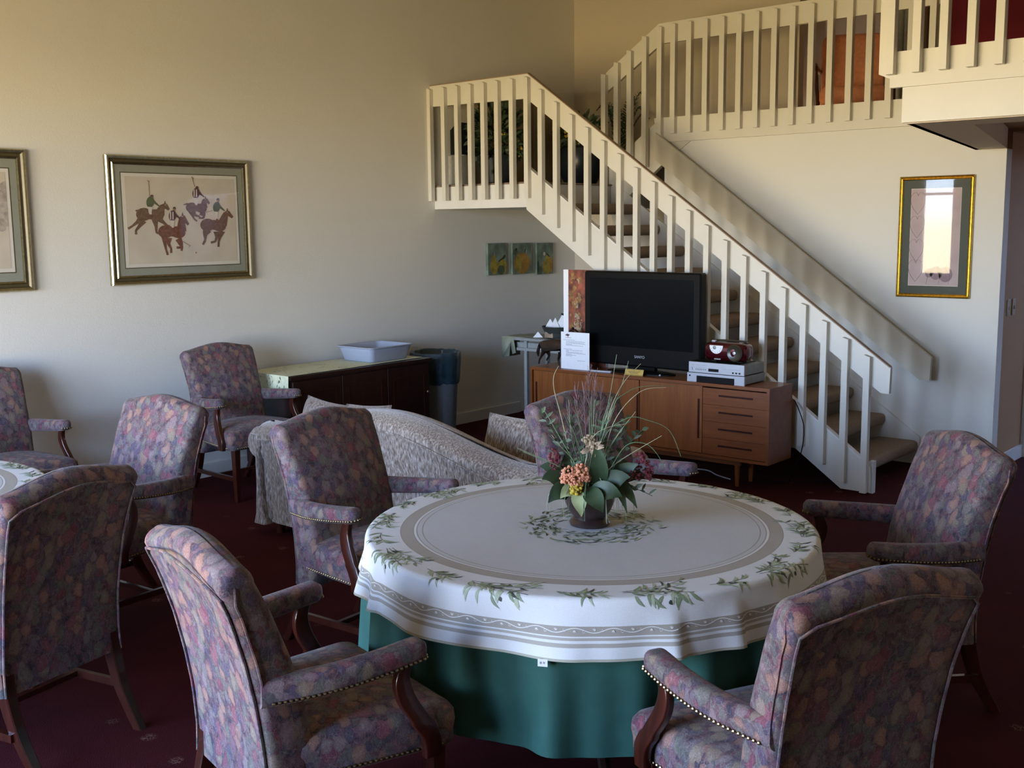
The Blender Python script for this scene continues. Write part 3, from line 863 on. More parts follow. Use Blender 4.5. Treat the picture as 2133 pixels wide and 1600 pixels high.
# care label sewn to the hem of the white cloth
m = MB()
tp = Vector(cloth_pt(RT + DROP - .004, math.radians(-63.0), .004)) + Vector((-2.20, 3.00, .772))
th = math.radians(-63)
ux, uy = -sin(th), cos(th)
hw_ = .014
m.add([(tp.x - ux * hw_, tp.y - uy * hw_, tp.z), (tp.x + ux * hw_, tp.y + uy * hw_, tp.z), (tp.x + ux * hw_, tp.y + uy * hw_, tp.z - .022), (tp.x - ux * hw_, tp.y - uy * hw_, tp.z - .022)], [(0, 1, 2, 3)], 0)
nx_, ny_ = cos(th) * .0008, sin(th) * .0008
for (u0, u1, z0_, z1_) in ((-.008, -.003, -.008, -.014), (.001, .006, -.008, -.013)):
    m.add([(tp.x + ux * u0 + nx_, tp.y + uy * u0 + ny_, tp.z + z0_), (tp.x + ux * u1 + nx_, tp.y + uy * u1 + ny_, tp.z + z0_), (tp.x + ux * u1 + nx_, tp.y + uy * u1 + ny_, tp.z + z1_), (tp.x + ux * u0 + nx_, tp.y + uy * u0 + ny_, tp.z + z1_)], [(0, 1, 2, 3)], 1)
tag(m.build('care_label', [M['white'], M['grey_ink']], None, False), 'tiny white care label under the hem of the white cloth', 'label')

# ------------------------------------------------------------------ flower arrangement (local X = along the table as seen, Y = away)
fa = thing('flower_arrangement', 'brown pot of leaves, grasses, berries and orange blossom in the middle of the white cloth', 'plant', (-2.20, 3.00, .7775), math.radians(40.25))
MB().lathe([(.055, 0), (.068, .002), (.071, .012), (.064, .022), (.056, .027), (.060, .034), (.074, .055), (.086, .085), (.089, .112), (.085, .135), (.080, .146), (.076, .146), (.078, .13), (.06, .11), (.01, .108)], n=48).build('pot', M['terracotta'], fa)
rnd = random.Random(11)
def leaf_strip(m, p0, p1, W, bend=(0, 0, .02), mi=0, n=8, roll=None, fold_=.25):
    p0, p1 = Vector(p0), Vector(p1); c = (p0 + p1) / 2 + Vector(bend)
    P = [p0 * (1 - t) ** 2 + c * 2 * t * (1 - t) + p1 * t * t for t in [i / n for i in range(n + 1)]]
    vs = []; fs = []
    for i, p in enumerate(P):
        t = (P[min(i + 1, n)] - P[max(i - 1, 0)]).normalized()
        side = t.cross(Vector(roll) if roll else Vector((0, 0, 1)))
        if side.length < .05: side = Vector((1, 0, 0))
        side.normalize(); up = side.cross(t)
        w = W * (sin(PI * min(max((i / n) ** .85, .03), .985)))
        vs += [tuple(p - side * w + up * w * fold_), tuple(p), tuple(p + side * w + up * w * fold_)]
    for i in range(n):
        a = 3 * i; fs += [(a, a + 1, a + 4, a + 3), (a + 1, a + 2, a + 5, a + 4)]
    m.add(vs, fs, mi)
lv = MB()
for p0, p1, W, bd in [((-.06, -.03, .13), (-.165, -.06, .175), .036, (0, 0, .05)), ((-.06, -.05, .12), (-.145, -.09, .10), .034, (0, 0, .05)), ((.03, -.05, .13), (.02, -.055, .30), .032, (.0, -.04, 0)),
                      ((.02, -.06, .12), (.13, -.09, .185), .036, (0, 0, .04)), ((-.01, -.06, .12), (.10, -.12, .125), .034, (0, -.03, .04)), ((-.02, -.06, .14), (.035, -.13, .075), .032, (0, -.05, .03)),
                      ((.06, -.02, .13), (.16, -.05, .22), .030, (0, 0, .03)), ((.06, 0, .13), (.20, -.02, .16), .026, (0, 0, .06)), ((-.05, 0, .13), (-.07, -.02, .27), .028, (-.03, 0, 0)), ((-.05, .02, .13), (-.17, .03, .20), .032, (0, 0, .04)),
                      ((.04, .04, .13), (.14, .10, .2), .03, (0, 0, .04)), ((0, .05, .13), (-.05, .15, .19), .034, (0, 0, .05)), ((.07, -.04, .13), (.155, -.08, .075), .022, (0, 0, .07)), ((.07, -.05, .13), (.12, -.09, .06), .016, (0, 0, .07))]:
    leaf_strip(lv, p0, p1, W, bd, 0, 9, (0, -1, .4))
lv.build('broad_leaves', M['deep_leaf'], fa, angle=70)
m = MB()
leaf_strip(m, (-.05, -.07, .135), (-.035, -.105, .055), .026, (0, -.04, .03), 0, 8, (0, -1, .2))
leaf_strip(m, (-.05, -.06, .13), (-.105, -.09, .115), .024, (0, 0, .03), 0, 8, (0, -1, .4))
m.build('pale_leaves', M['pale_leaf'], fa, angle=70)
# feathery mid green filler
m = MB()
for stem in [((-.04, 0, .14), (-.17, 0, .40), 16), ((.03, 0, .14), (.13, .02, .37), 16), ((.02, -.01, .14), (.05, 0, .36), 14), ((.05, 0, .14), (.19, .03, .33), 14), ((-.02, .02, .14), (-.06, .03, .38), 14), ((.04, .03, .14), (.02, .05, .42), 12), ((-.03, -.03, .14), (-.10, -.04, .33), 10), ((.05, -.04, .13), (.21, -.05, .11), 10)]:
    a, b, n = stem; a = Vector(a); b = Vector(b)
    pth = [tuple(a.lerp(b, t) + Vector((0, 0, .02 * sin(PI * t)))) for t in [i / 6 for i in range(7)]]
    m.tube(pth, .0012, 4)
    for i in range(n):
        t = .25 + .75 * i / n; p = a.lerp(b, t) + Vector((0, 0, .02 * sin(PI * t))); s = 1 if i % 2 else -1
        q = p + Vector((s * rnd.uniform(.012, .03), rnd.uniform(-.02, .02), rnd.uniform(.0, .025)))
        leaf_strip(m, p, q, rnd.uniform(.004, .008), (0, 0, .003), 0, 4, (0, -1, .3))
m.build('leafy_sprays', M['mid_leaf'], fa, angle=70)
# long arching blades
G1 = [[(-.04, -.02, .14), (-.064, -.02, .23), (-.097, -.02, .38), (-.12, -.02, .47), (-.122, -.02, .52), (-.105, -.02, .556)],
      [(.02, 0, .14), (.042, 0, .34), (.067, 0, .435), (.092, 0, .590)], [(.01, 0, .14), (.05, 0, .35), (.10, .01, .45), (.134, .02, .565)],
      [(.02, 0, .14), (.06, 0, .36), (.109, .01, .48), (.176, .02, .555)], [(.03, .01, .14), (.075, .02, .39), (.13, .03, .455), (.20, .04, .475), (.30, .06, .47)],
      [(.02, -.02, .14), (.05, -.02, .31), (.13, -.02, .375), (.20, -.02, .365), (.27, -.02, .33), (.31, -.02, .24)], [(.03, 0, .14), (.08, 0, .35), (.17, 0, .46), (.26, 0, .475)],
      [(.06, -.02, .18), (.12, -.03, .28), (.185, -.04, .29), (.225, -.05, .255), (.245, -.05, .215)], [(-.01, -.05, .15), (-.10, -.05, .31), (-.15, -.05, .40), (-.165, -.05, .415)],
      [(-.03, -.04, .15), (.0, -.05, .30), (.05, -.05, .345), (.12, -.05, .36)], [(-.02, -.03, .15), (-.06, -.03, .30), (-.068, -.03, .37), (-.072, -.03, .44)]]
for k in range(26):
    a = rnd.uniform(-1.25, 1.25); L = rnd.uniform(.22, .40); d = rnd.uniform(-.5, .5)
    G1.append([(rnd.uniform(-.04, .04), rnd.uniform(-.03, .03), .13), (sin(a) * L * .3, d * .1, .13 + cos(a) * L * .5), (sin(a) * L * .7, d * .2, .13 + cos(a) * L * .95)])
for k in range(16):   # blades hanging over the pot
    a = rnd.uniform(-1.5, 1.5); L = rnd.uniform(.10, .16)
    G1.append([(0, -.02, .14), (sin(a) * L * .6, -cos(a) * L * .55, .18), (sin(a) * L, -cos(a) * L * .85, .12), (sin(a) * (L + .01), -cos(a) * (L + .005) * .9, rnd.uniform(.02, .075))])
m = MB(); m2 = MB()
for i, g in enumerate(G1):
    P = smooth_path(g, 6); n = len(P)
    (m if i % 3 else m2).tube(P, [lerp(.0019, .0007, k / (n - 1)) for k in range(n)], 4)
m.build('grass_blades', M['grass'], fa); m2.build('straw_blades', M['straw'], fa)
m = MB()
for (a, b, z) in [(-.075, .0, .40), (-.045, .02, .46), (0, .02, .52), (.02, .02, .50), (.045, .03, .47), (-.11, .02, .36), (.075, .03, .40), (-.02, 0, .47)]:
    base = Vector((a * .3, b, .15)); tip = Vector((a, b, z))
    m.tube([tuple(base), tuple(tip)], .0010, 4)
    for k in range(34):
        t = rnd.uniform(.55, 1); p = base.lerp(tip, t); s = rnd.choice((-1, 1))
        m.tube([tuple(p), tuple(p + Vector((s * rnd.uniform(.01, .035) * (1.25 - t), rnd.uniform(-.015, .015), rnd.uniform(.02, .05))))], .00055, 3)
m.build('feather_plumes', M['plume'], fa)
def cluster(name, mat, spots, r, nn):
    m = MB()
    for c, R in spots:
        for k in range(nn):
            v = Vector((rnd.gauss(0, 1), rnd.gauss(0, 1), rnd.gauss(0, 1))).normalized() * R * rnd.uniform(.6, 1)
            m.ball((c[0] + v.x, c[1] + v.y, c[2] + v.z), r * rnd.uniform(.75, 1.25), 6, 4)
    return m.build(name, mat, fa)
cluster('orange_blossom', M['orange'], [((-.075, -.075, .195), .026), ((-.035, -.08, .205), .026), ((-.05, -.085, .175), .026), ((-.09, -.07, .18), .018), ((-.018, -.08, .185), .016)], .0048, 60)
cluster('yellow_blossom', M['yellow'], [((-.055, -.09, .145), .020), ((-.045, -.09, .155), .016)], .0055, 36)
cluster('maroon_berries', M['berry'], [((-.12, -.03, .25), .024), ((-.115, -.03, .215), .026), ((-.10, -.03, .19), .02)], .0052, 24)
cluster('maroon_berries', M['berry'], [((.17, -.03, .24), .02), ((.185, -.03, .205), .028), ((.15, -.04, .185), .03), ((.12, -.04, .18), .02), ((.20, -.03, .18), .018)], .0052, 24)
cluster('dried_bloom', M['dried'], [((-.005, -.04, .30), .022), ((.012, -.045, .285), .020)], .006, 36)
m = MB()
for k in range(12):
    a = rnd.uniform(0, 2 * PI); leaf_strip(m, (.0, -.045, .28), (.0 + cos(a) * .045, -.06 + rnd.uniform(-.02, .02), .285 + sin(a) * .035), .008, (0, -.01, 0), 0, 5, (0, -1, .1))
m.build('dried_petals', M['dried'], fa, angle=70)

# ------------------------------------------------------------------ sofa
so = thing('sofa', 'taupe camel-backed sofa seen from behind, between the chairs and the television console', 'sofa', (-4.27, 3.92, 0))
def sof_top(u): return .66 + .175 * (0.5 + 0.5 * cos(PI * min(abs(u) / 1.05, 1)))
m = MB(); R = []
HWS = 1.12
def srg(f, ins, zo, th0, th1):
    pts = []
    for px, py in rough_rect(HWS - ins, 1, .0, 1, 36):
        pass
    n = 40
    front = []; rear = []
    hw2 = 1.035 + .085 * max(0, (f - .5) / .5) ** 1.5
    for k in range(n + 1):
        x = lerp(-hw2 + ins, hw2 - ins, k / n)
        z = lerp(.07, sof_top(x) - .06, f) + zo
        e = max(0, abs(x) - .92) / .2
        wrap = .10 * e * e
        rear.append((x, th0 + wrap, z)); front.append((x, th1 + wrap * .3, z))
    return rear + list(reversed(front))
for f in [0, .05, .2, .4, .6, .8, .92, 1.0]:
    ov = -.0 - .03 * max(0, (f - .55)) / .45
    R.append(srg(f, 0.0, 0, ov + .03 * (1 - f), .17 + .06 * f))
for k in range(1, 7):
    a = PI / 2 * k / 6
    R.append(srg(1.0, .05 * (1 - cos(a)), .06 * sin(a), -.03 + .13 * (1 - cos(a)), .23 - .125 * (1 - cos(a))))
m.rings(R)
bk = m.build('back', M['sofa'], so, angle=70)
pth = [(x, -.034 + (.10 * (max(0, abs(x) - .92) / .2) ** 2), sof_top(x) - .085) for x in [lerp(-1.10, 1.10, k / 40) for k in range(41)]]
MB().tube(pth, .006, 6).build('piping', M['sofa'], bk)
MB().box(-.93, .17, .10, .93, .86, .30, b=.03).build('seat_base', M['sofa'], so)
for s in (-1, 0, 1): MB().box(s * .61 - .3, .22, .30, s * .61 + .3, .88, .45, b=.05).build('seat_cushion', M['sofa'], so, angle=60)
for s in (-1, 1):
    m = MB()
    x0_, x1_ = sorted((s * .94, s * 1.045))
    m.box(x0_, .02, .07, x1_, .86, .50, b=.03)
    R = []
    for y, r in ((-.03, .05), (-.025, .085), (.0, .10), (.3, .108), (.6, .105), (.84, .10), (.87, .08), (.88, .02)):
        R.append([(s * 1.045 + r * 1.08 * cos(2 * PI * k / 20), y + .03, .54 + r * sin(2 * PI * k / 20)) for k in range(20)])
    m.rings(R)
    # flared skirt corner at the rear
    m.rings([[(s * (1.03 + a) , .03 + b, z) for a, b in rr(w, .05, .02, 2)] for z, w in ((.06, .055), (.12, .035), (.3, .02), (.5, .02), (.6, .06))])
    m.build('arm', M['sofa'], so, angle=60)
for x in (-.95, .95):
    for y in (.08, .8): MB().lathe([(.025, 0), (.03, .07)], (x, y, 0), 12).build('foot', M['mahog'], so)
def pillow(name, label, loc, rot, w, h, d, mat, group):
    m = MB(); n = 14; vs = []; fs = []
    for side in (1, -1):
        for i in range(n + 1):
            for j in range(n + 1):
                u, v = i / n * 2 - 1, j / n * 2 - 1
                t = ((1 - u ** 4) * (1 - v ** 4)) ** .5
                k = 1 - .07 * (1 - abs(u) ** 3) * 0 - .06 * (1 - v * v) * abs(u) ** 2 - .06 * (1 - u * u) * abs(v) ** 2
                vs.append((u * w / 2 * k, side * d / 2 * t, v * h / 2 * k))
    N = (n + 1) ** 2
    for i in range(n):
        for j in range(n):
            a = i * (n + 1) + j
            fs.append((a, a + 1, a + n + 2, a + n + 1)); fs.append((N + a, N + a + n + 1, N + a + n + 2, N + a + 1))
    m.add(vs, fs)
    o = m.build(name, mat, angle=75); o.location = loc; o.rotation_euler = rot
    return tag(o, label, 'cushion', group)
pillow('throw_cushion', 'taupe cushion with one corner poking up, leftmost above the sofa back', (-5.22, 4.34, .585), (-.25, .10, .05), .36, .35, .13, M['sofa'], 'sofa cushions')
pillow('throw_cushion', 'taupe cushion with a flat top edge behind the hump of the sofa back', (-4.84, 4.36, .595), (-.22, -.08, -.05), .42, .34, .13, M['sofa'], 'sofa cushions')
pillow('throw_cushion', 'streaky taupe cushion lying against the right arm of the sofa', (-3.73, 4.42, .610), (-.35, .03, .10), .44, .38, .13, M['sofa'], 'sofa cushions')

# ------------------------------------------------------------------ television console (teak sideboard)
sb = thing('sideboard', 'long teak sideboard with sliding doors and four drawers under the television', 'sideboard', (0, 0, 0))
X0, X1, Y0, Y1, Z0, Z1 = -5.425, -3.376, 6.615, 6.95, .195, .715
m = MB(); m.box(X0, Y0, Z1 - .022, X1, Y1, Z1); m.box(X0, Y0, Z0, X1, Y1, Z0 + .02); m.box(X0, Y0, Z0 + .02, X0 + .02, Y1, Z1 - .022); m.box(X1 - .02, Y0, Z0 + .02, X1, Y1, Z1 - .022); m.box(X0 + .02, Y1 - .01, Z0 + .02, X1 - .02, Y1, Z1 - .022)
m.build('carcass', M['teak_h'], sb, False)
D = [(-5.40, -4.897), (-4.893, -4.413), (-4.409, -3.892)]
for k, (a, b) in enumerate(D):
    yy = Y0 + .012 if k % 2 == 0 else Y0 + .005
    d = MB().box(a, yy, Z0 + .024, b, yy + .016, Z1 - .026).build('sliding_door', M['teak'], sb, False)
    hx = b - .028 if k != 0 else a + .028
    if k == 1: hx = b - .012
    MB().box(hx - .008, yy - .0015, .32, hx + .008, yy + .001, .60, b=.0).build('finger_slot', M['mahog'], d, False)
for k in range(4):
    z = Z0 + .024 + k * .1165
    d = MB().box(-3.884, Y0 + .006, z, X1 + -.022, Y0 + .022, z + .1145).build('drawer', M['teak_h'], sb, False)
    MB().box(-3.76, Y0 + .0035, z + .060, -3.50, Y0 + .0065, z + .073).build('finger_slot', M['mahog'], d, False)
m = MB(); m.box(-5.15, Y0 + .07, .150, -3.62, Y0 + .10, .195); m.box(-5.15, Y1 - .07, .150, -3.62, Y1 - .04, .195); m.build('base_rail', M['teak_h'], sb, False)
for x in (-5.12, -3.65):
    for y in (Y0 + .085, Y1 - .055):
        MB().lathe([(.013, 0), (.020, .15)], (x, y, 0), 14).build('leg', M['teak'], sb)

tv = thing('television', 'large black flat television standing on the teak sideboard', 'television', (-4.515, 6.80, .716), math.radians(-2.5))
MB().box(-.525, -.02, .045, .525, .06, .745, b=.012).build('cabinet', M['black'], tv, False)
MB().box(-.465, -.0225, .185, .465, -.0195, .695).build('screen', M['screen'], tv, False)
MB().lathe([(.30, 0), (.30, .008), (.26, .016), (.1, .02)], (0, .0, 0), 40, sy=.36).build('stand', M['black'], tv)
MB().box(-.12, .0, .012, .12, .04, .05).build('stand_neck', M['black'], tv, False)
def text(s, name, size, mat, parent, loc, rot, align='CENTER', ext=.0004, label=None):
    cu = bpy.data.curves.new(name, 'FONT'); cu.body = s; cu.size = size; cu.align_x = align; cu.align_y = 'CENTER'; cu.extrude = ext
    cu.materials.append(mat); t_ = bpy.data.objects.new('tmp', cu); COL.objects.link(t_); bpy.context.view_layer.update()
    me = bpy.data.meshes.new_from_object(t_.evaluated_get(bpy.context.evaluated_depsgraph_get())); bpy.data.objects.remove(t_)
    me.name = name; o = bpy.data.objects.new(name, me); COL.objects.link(o); o.parent = parent
    o.location = loc; o.rotation_euler = rot
    return o
text('SANYO', 'logo', .028, M['silver'], tv, (0, -.0215, .118), (PI / 2, 0, 0), label='silver lettering')
MB().ball((.24, -.10, .012), .008, 8, 6).build('power_light', M['silver'], tv)

# disc player and recorder stack
def box_player(name, label, z, h, xa, xb, ya, yb, kind):
    t = thing(name, label, 'disc player', group=None)
    MB().box(xa, ya + .012, z + .006, xb, yb, z + h, b=.003).build('case', M['silver_side'], t, False)
    if kind == 0:
        f = MB().box(xa, ya, z + .004, xb, ya + .012, z + h).build('front_panel', M['silver'], t, False)
        MB().box(xa + .155, ya - .001, z + .016, xa + .235, ya + .002, z + .036).build('display', M['black'], f, False)
        m = MB(); m.box(xa + .175, ya - .0008, z + .045, xb - .03, ya + .001, z + .064); m.build('tape_flap', M['silver'], f, False)
        m = MB(); m.box(xa + .02, ya - .0006, z + .054, xa + .15, ya + .001, z + .0555); m.box(xa + .02, ya - .0006, z + .038, xa + .14, ya + .001, z + .0395)
        m.box(xa + .26, ya - .0006, z + .040, xb - .03, ya + .001, z + .0412); m.build('seam', M['grey_ink'], f, False)
        kn = MB().lathe([(.010, 0), (.009, .006)], (0, 0, 0), 14).build('knob', M['silver'], f); kn.rotation_euler = (PI / 2, 0, 0); kn.location = (xa + .022, ya, z + .028)
        for i in range(6): MB().box(xa + .055 + i * .015, ya - .002, z + .022, xa + .063 + i * .015, ya + .001, z + .030).build('button', M['silver_side'], f, False)
        for i in range(3): MB().box(xb - .09 + i * .025, ya - .002, z + .014, xb - .078 + i * .025, ya + .001, z + .024).build('button', M['black'], f, False)
        MB().box(xa, ya + .012, z + h, xb - .05, yb - .02, z + h + .003).build('top_plate', M['black'], t, False)
    else:
        m = MB(); m.box(xa, ya, z, xa + .075, ya + .014, z + h); m.box(xb - .075, ya, z, xb, ya + .014, z + h); m.box(xa + .075, ya, z + h - .018, xb - .075, ya + .014, z + h)
        f = m.build('front_panel', M['silver'], t, False)
        MB().box(xa + .075, ya + .004, z + .001, xb - .075, ya + .012, z + h - .018).build('display', M['black'], t, False)
        kn = MB().lathe([(.006, 0), (.005, .004)], (0, 0, 0), 12).build('button', M['black'], f); kn.rotation_euler = (PI / 2, 0, 0); kn.location = (xa + .022, ya, z + .042)
    for x in (xa + .04, xb - .04):
        for y in (ya + .04, yb - .04): MB().lathe([(.008, 0), (.008, .006)], (x, y, z), 8).build('foot', M['black'], t)
    return t
box_player('disc_player', 'lower silver player with wide black front, resting on the teak sideboard', .7155, .062, -4.02, -3.575, 6.635, 6.93, 1)
box_player('video_recorder', 'upper silver recorder with small black display, under the red radio', .7780, .076, -4.01, -3.580, 6.640, 6.92, 0)['category'] = 'video recorder'
# portable radio
rd = thing('portable_radio', 'small rounded metallic red radio on top of the silver recorder', 'radio', (-3.765, 6.76, .8575))
m = MB(); R = []
for x, s in ((-.165, .3), (-.162, .62), (-.15, .86), (-.12, .98), (-.05, 1), (.05, 1), (.12, .97), (.15, .84), (.162, .6), (.165, .3)):
    R.append([(x, .075 * s * a / .07, .070 + .066 * s * b / .07) for a, b in rr(.07, .07, .045, 5)])
m.rings(R); body = m.build('body', M['red_metal'], rd, angle=60)
m = MB(); m.lathe([(.058, 0), (.060, .008), (.052, .014), (.046, .012), (.030, .006), (.012, .006), (.010, .012), (.002, .013)], n=32)
o = m.build('speaker', M['brown_plastic'], rd); o.location = (.085, -.068, .070); o.rotation_euler = (PI / 2, 0, 0)
m = MB(); m.lathe([(.012, 0), (.011, .004), (.002, .006)], n=14); o2 = m.build('speaker_cap', M['silver'], o); o2.location = (0, 0, .010)
pts = [(.052 * cos(a), .052 * sin(a)) for a in [PI + PI * k / 16 for k in range(17)]]
pts = [(x, y * 1.1 + .02) for x, y in pts] 
m = MB(); m.prism(pts, lambda p: (p[0] - .055, -.079, p[1] + .095), lambda p: (p[0] - .055, -.066, p[1] + .095))
dl = m.build('tuning_dial', M['white'], rd, False)
MB().ball((-.068, -.080, .100), .013, 10, 6, sc=(1, .25, 1)).build('knob', M['silver_side'], dl)
m = MB()
for a in (.3, .8, 1.3, 1.8, 2.3, 2.8):
    x, z = -.055 + .038 * cos(-a), .105 + .038 * sin(-a); m.box(x - .002, -.0797, z - .003, x + .002, -.0785, z + .003)
m.build('tick_marks', M['grey_ink'], dl, False)
MB().box(-.07, -.0785, .018, -.02, -.070, .026).build('name_plate', M['silver_side'], rd, False)
MB().tube(smooth_path([(-.13, .02, .13), (-.11, .02, .142), (.11, .02, .142), (.13, .02, .13)], 5), .007, 8).build('handle', M['brown_plastic'], rd)
MB().box(-.12, -.03, .135, -.09, .0, .145, b=.003).build('button', M['silver'], rd)
for x in (-.1, .1): MB().box(x - .02, -.03, 0, x + .02, .03, .008).build('foot', M['black'], rd, False)

# standing notice sheet
pp = thing('notice_sheet', 'white printed notice standing upright at the left end of the sideboard', 'sign', (-5.02, 6.66, .7165))
o = MB().box(-.134, 0, .002, .134, .004, .284).build('sheet', M['white'], pp, False)
m = MB(); m.box(-.12, 0.005, 0, .12, .06, .003); m.build('easel_foot', M['white'], pp, False)
m = MB()
rnd = random.Random(3)
y_ = -.0004
for z, x0_, x1_ in [(.222, -.108, .0), (.212, -.085, .095), (.204, -.085, .09), (.196, -.085, .098), (.188, -.085, -.03), (.181, -.085, .075),
                   (.152, -.108, -.03), (.144, -.085, .07), (.136, -.085, -.055), (.129, -.085, .07), (.122, -.085, .098), (.114, -.085, -.03), (.107, -.085, .01), (.100, -.085, -.03), (.068, .02, .095)]:
    x = x0_
    while x < x1_:
        w_ = rnd.uniform(.006, .018); m.box(x, y_, z, min(x + w_, x1_), .0005, z + .0032); x += w_ + .003
m.build('printed_lines', M['grey_ink'], o, False)
m = MB()
for cx, cz, r in ((-.072, .264, .011), (-.060, .262, .009), (-.084, .260, .009), (-.068, .256, .009)):
    m.prism([(cx + r * cos(a), cz + r * .7 * sin(a)) for a in [2 * PI * k / 12 for k in range(12)]], lambda p: (p[0], y_ - .0001 * 1, p[1]), lambda p: (p[0], .0005, p[1]))
m.box(-.071, y_, .243, -.067, .0005, .256); m.box(-.092, y_, .240, -.035, .0005, .243)
m.build('tree_emblem', M['ink_mauve'], o, False)

rc = thing('remote_control', 'slim silver remote control beside the notice sheet', 'remote control', (-4.78, 6.665, .7155), .12)
MB().box(-.09, -.018, 0, .09, .018, .014, b=.004).build('body', M['silver'], rc)
m = MB()
for i in range(8):
    for j in (-.008, .004): m.box(-.07 + i * .016, j, .0135, -.062 + i * .016, j + .005, .0155)
m.build('buttons', M['black'], rc, False)
gp = thing('name_plate', 'small gold plate tilted back in front of the television', 'plaque', (-4.48, 6.65, .7155), .03)
o = MB().box(-.078, -.002, 0, .078, .002, .046).build('plate', M['plate_gold'], gp, False); o.rotation_euler = (-.35, 0, 0)
m = MB(); m.box(-.072, -.003, .004, .072, -.0019, .006); m.box(-.072, -.003, .040, .072, -.0019, .042); m.box(-.05, -.003, .026, .05, -.0019, .029); m.box(-.04, -.003, .016, .035, -.0019, .019)
o = m.build('engraving', M['frame_dark'], o, False)
MB().box(-.06, .003, 0, .06, .035, .004).build('easel_foot', M['plate_gold'], gp, False)

# floral canvas leaning behind the television
cv = thing('floral_canvas', 'tall red floral canvas with a white edge, behind the left side of the television', 'painting', (-5.17, 6.89, .7165))
MB().box(-.135, 0, 0, .27, .035, .745).build('stretcher_frame', M['white'], cv, False)
MB().box(-.085, -.003, 0, .27, .0, .745).build('painted_face', M['canvas_red'], cv, False)
m = MB(); m2 = MB(); rnd = random.Random(9)
for k in range(60):
    x = rnd.uniform(-.06, .03); z = rnd.uniform(.03, .71); r = rnd.uniform(.010, .028)
    pl = [(x + r * cos(a) * rnd.uniform(.25, 1.2), z + r * 1.3 * sin(a) * rnd.uniform(.25, 1.3)) for a in [2 * PI * q / 9 for q in range(9)]]
    (m if k % 3 else m2).prism(pl, lambda p: (p[0], -.0038 - k * .00002, p[1]), lambda p: (p[0], -.003, p[1]))
for k in range(40):
    x = rnd.uniform(-.02, .05); z = rnd.uniform(.24, .36); r = .0055
    m2.prism([(x + r * cos(a), z + r * sin(a)) for a in [2 * PI * q / 6 for q in range(6)]], lambda p: (p[0], -.0055, p[1]), lambda p: (p[0], -.003, p[1]))
m.build('painted_leaves', M['canvas_ochre'], cv, False); m2.build('painted_blossom', M['canvas_cream'], cv, False)

# bronze horse
hs_ = thing('horse_statue', 'small bronze horse figure half hidden behind the white notice', 'figurine', (-5.30, 6.76, .7165))
def skin(name, nodes, edges, mat, parent, sub=2):
    me = bpy.data.meshes.new(name); me.from_pydata([n[0] for n in nodes], edges, []); me.materials.append(mat)
    o = bpy.data.objects.new(name, me); COL.objects.link(o); o.parent = parent
    sk = o.modifiers.new('skin', 'SKIN')
    for i, n in enumerate(nodes):
        me.skin_vertices[0].data[i].radius = (n[1], n[1] if len(n) < 3 else n[2])
    me.skin_vertices[0].data[0].use_root = True
    sb_ = o.modifiers.new('sub', 'SUBSURF'); sb_.levels = sub; sb_.render_levels = sub
    return o
N = [((0, 0, .145), .036, .040), ((-.075, 0, .150), .036, .042), ((.07, 0, .150), .034, .040), ((.12, 0, .19), .026), ((.155, 0, .24), .017), ((.18, 0, .262), .016), ((.215, 0, .235), .011), ((.235, 0, .218), .009),
     ((-.11, 0, .155), .022), ((-.13, 0, .14), .011), ((-.145, 0, .09), .014), ((-.14, 0, .055), .005),
     ((-.075, .02, .10), .020), ((-.06, .022, .065), .009), ((-.085, .022, .03), .0065), ((-.075, .022, .004), .0065),
     ((-.075, -.02, .10), .020), ((-.095, -.022, .065), .009), ((-.115, -.022, .035), .0065), ((-.12, -.022, .004), .0065),
     ((.075, .02, .10), .014), ((.085, .022, .05), .008), ((.08, .022, .004), .006), ((.07, -.02, .10), .014), ((.055, -.022, .05), .008), ((.06, -.022, .004), .006)]
E_ = [(0, 1), (0, 2), (2, 3), (3, 4), (4, 5), (5, 6), (6, 7), (1, 8), (8, 9), (9, 10), (10, 11), (1, 12), (12, 13), (13, 14), (14, 15), (1, 16), (16, 17), (17, 18), (18, 19), (2, 20), (20, 21), (21, 22), (2, 23), (23, 24), (24, 25)]
skin('body', N, E_, M['bronze'], hs_)
m = MB(); m.rings([[(.165 + a, .008 + b, z) for a, b in rr(w, w, w * .4, 1)] for z, w in ((.262, .006), (.288, .0015))]); m.rings([[(.165 + a, -.008 + b, z) for a, b in rr(w, w, w * .4, 1)] for z, w in ((.262, .006), (.288, .0015))])
m.build('ears', M['bronze'], hs_)
m = MB(); m.tube(smooth_path([(.165, 0, .275), (.135, 0, .245), (.10, 0, .205)], 4), .009, 6); m.build('mane', M['bronze'], hs_)

hs_.scale = (1.12, 1.12, 1.10)
# cables
P = smooth_path([(-4.75, 7.0, .006), (-4.51, 7.03, .006), (-4.30, 6.93, .006), (-4.08, 7.0, .006), (-3.92, 6.90, .006), (-3.78, 6.84, .006)], 6)
tag(MB().tube(P, .0045, 6).build('white_cable', M['cable_white']), 'white cable lying on the carpet under the sideboard', 'cable')
P = smooth_path([(-3.37, 6.965, .60), (-3.32, 6.93, .55), (-3.275, 6.93, .42), (-3.29, 6.93, .25), (-3.36, 6.95, .10), (-3.42, 6.97, .006), (-3.60, 6.99, .006)], 6)
tag(MB().tube(P, .004, 6).build('black_cable', M['black']), 'black cable hanging from the right end of the sideboard', 'cable')

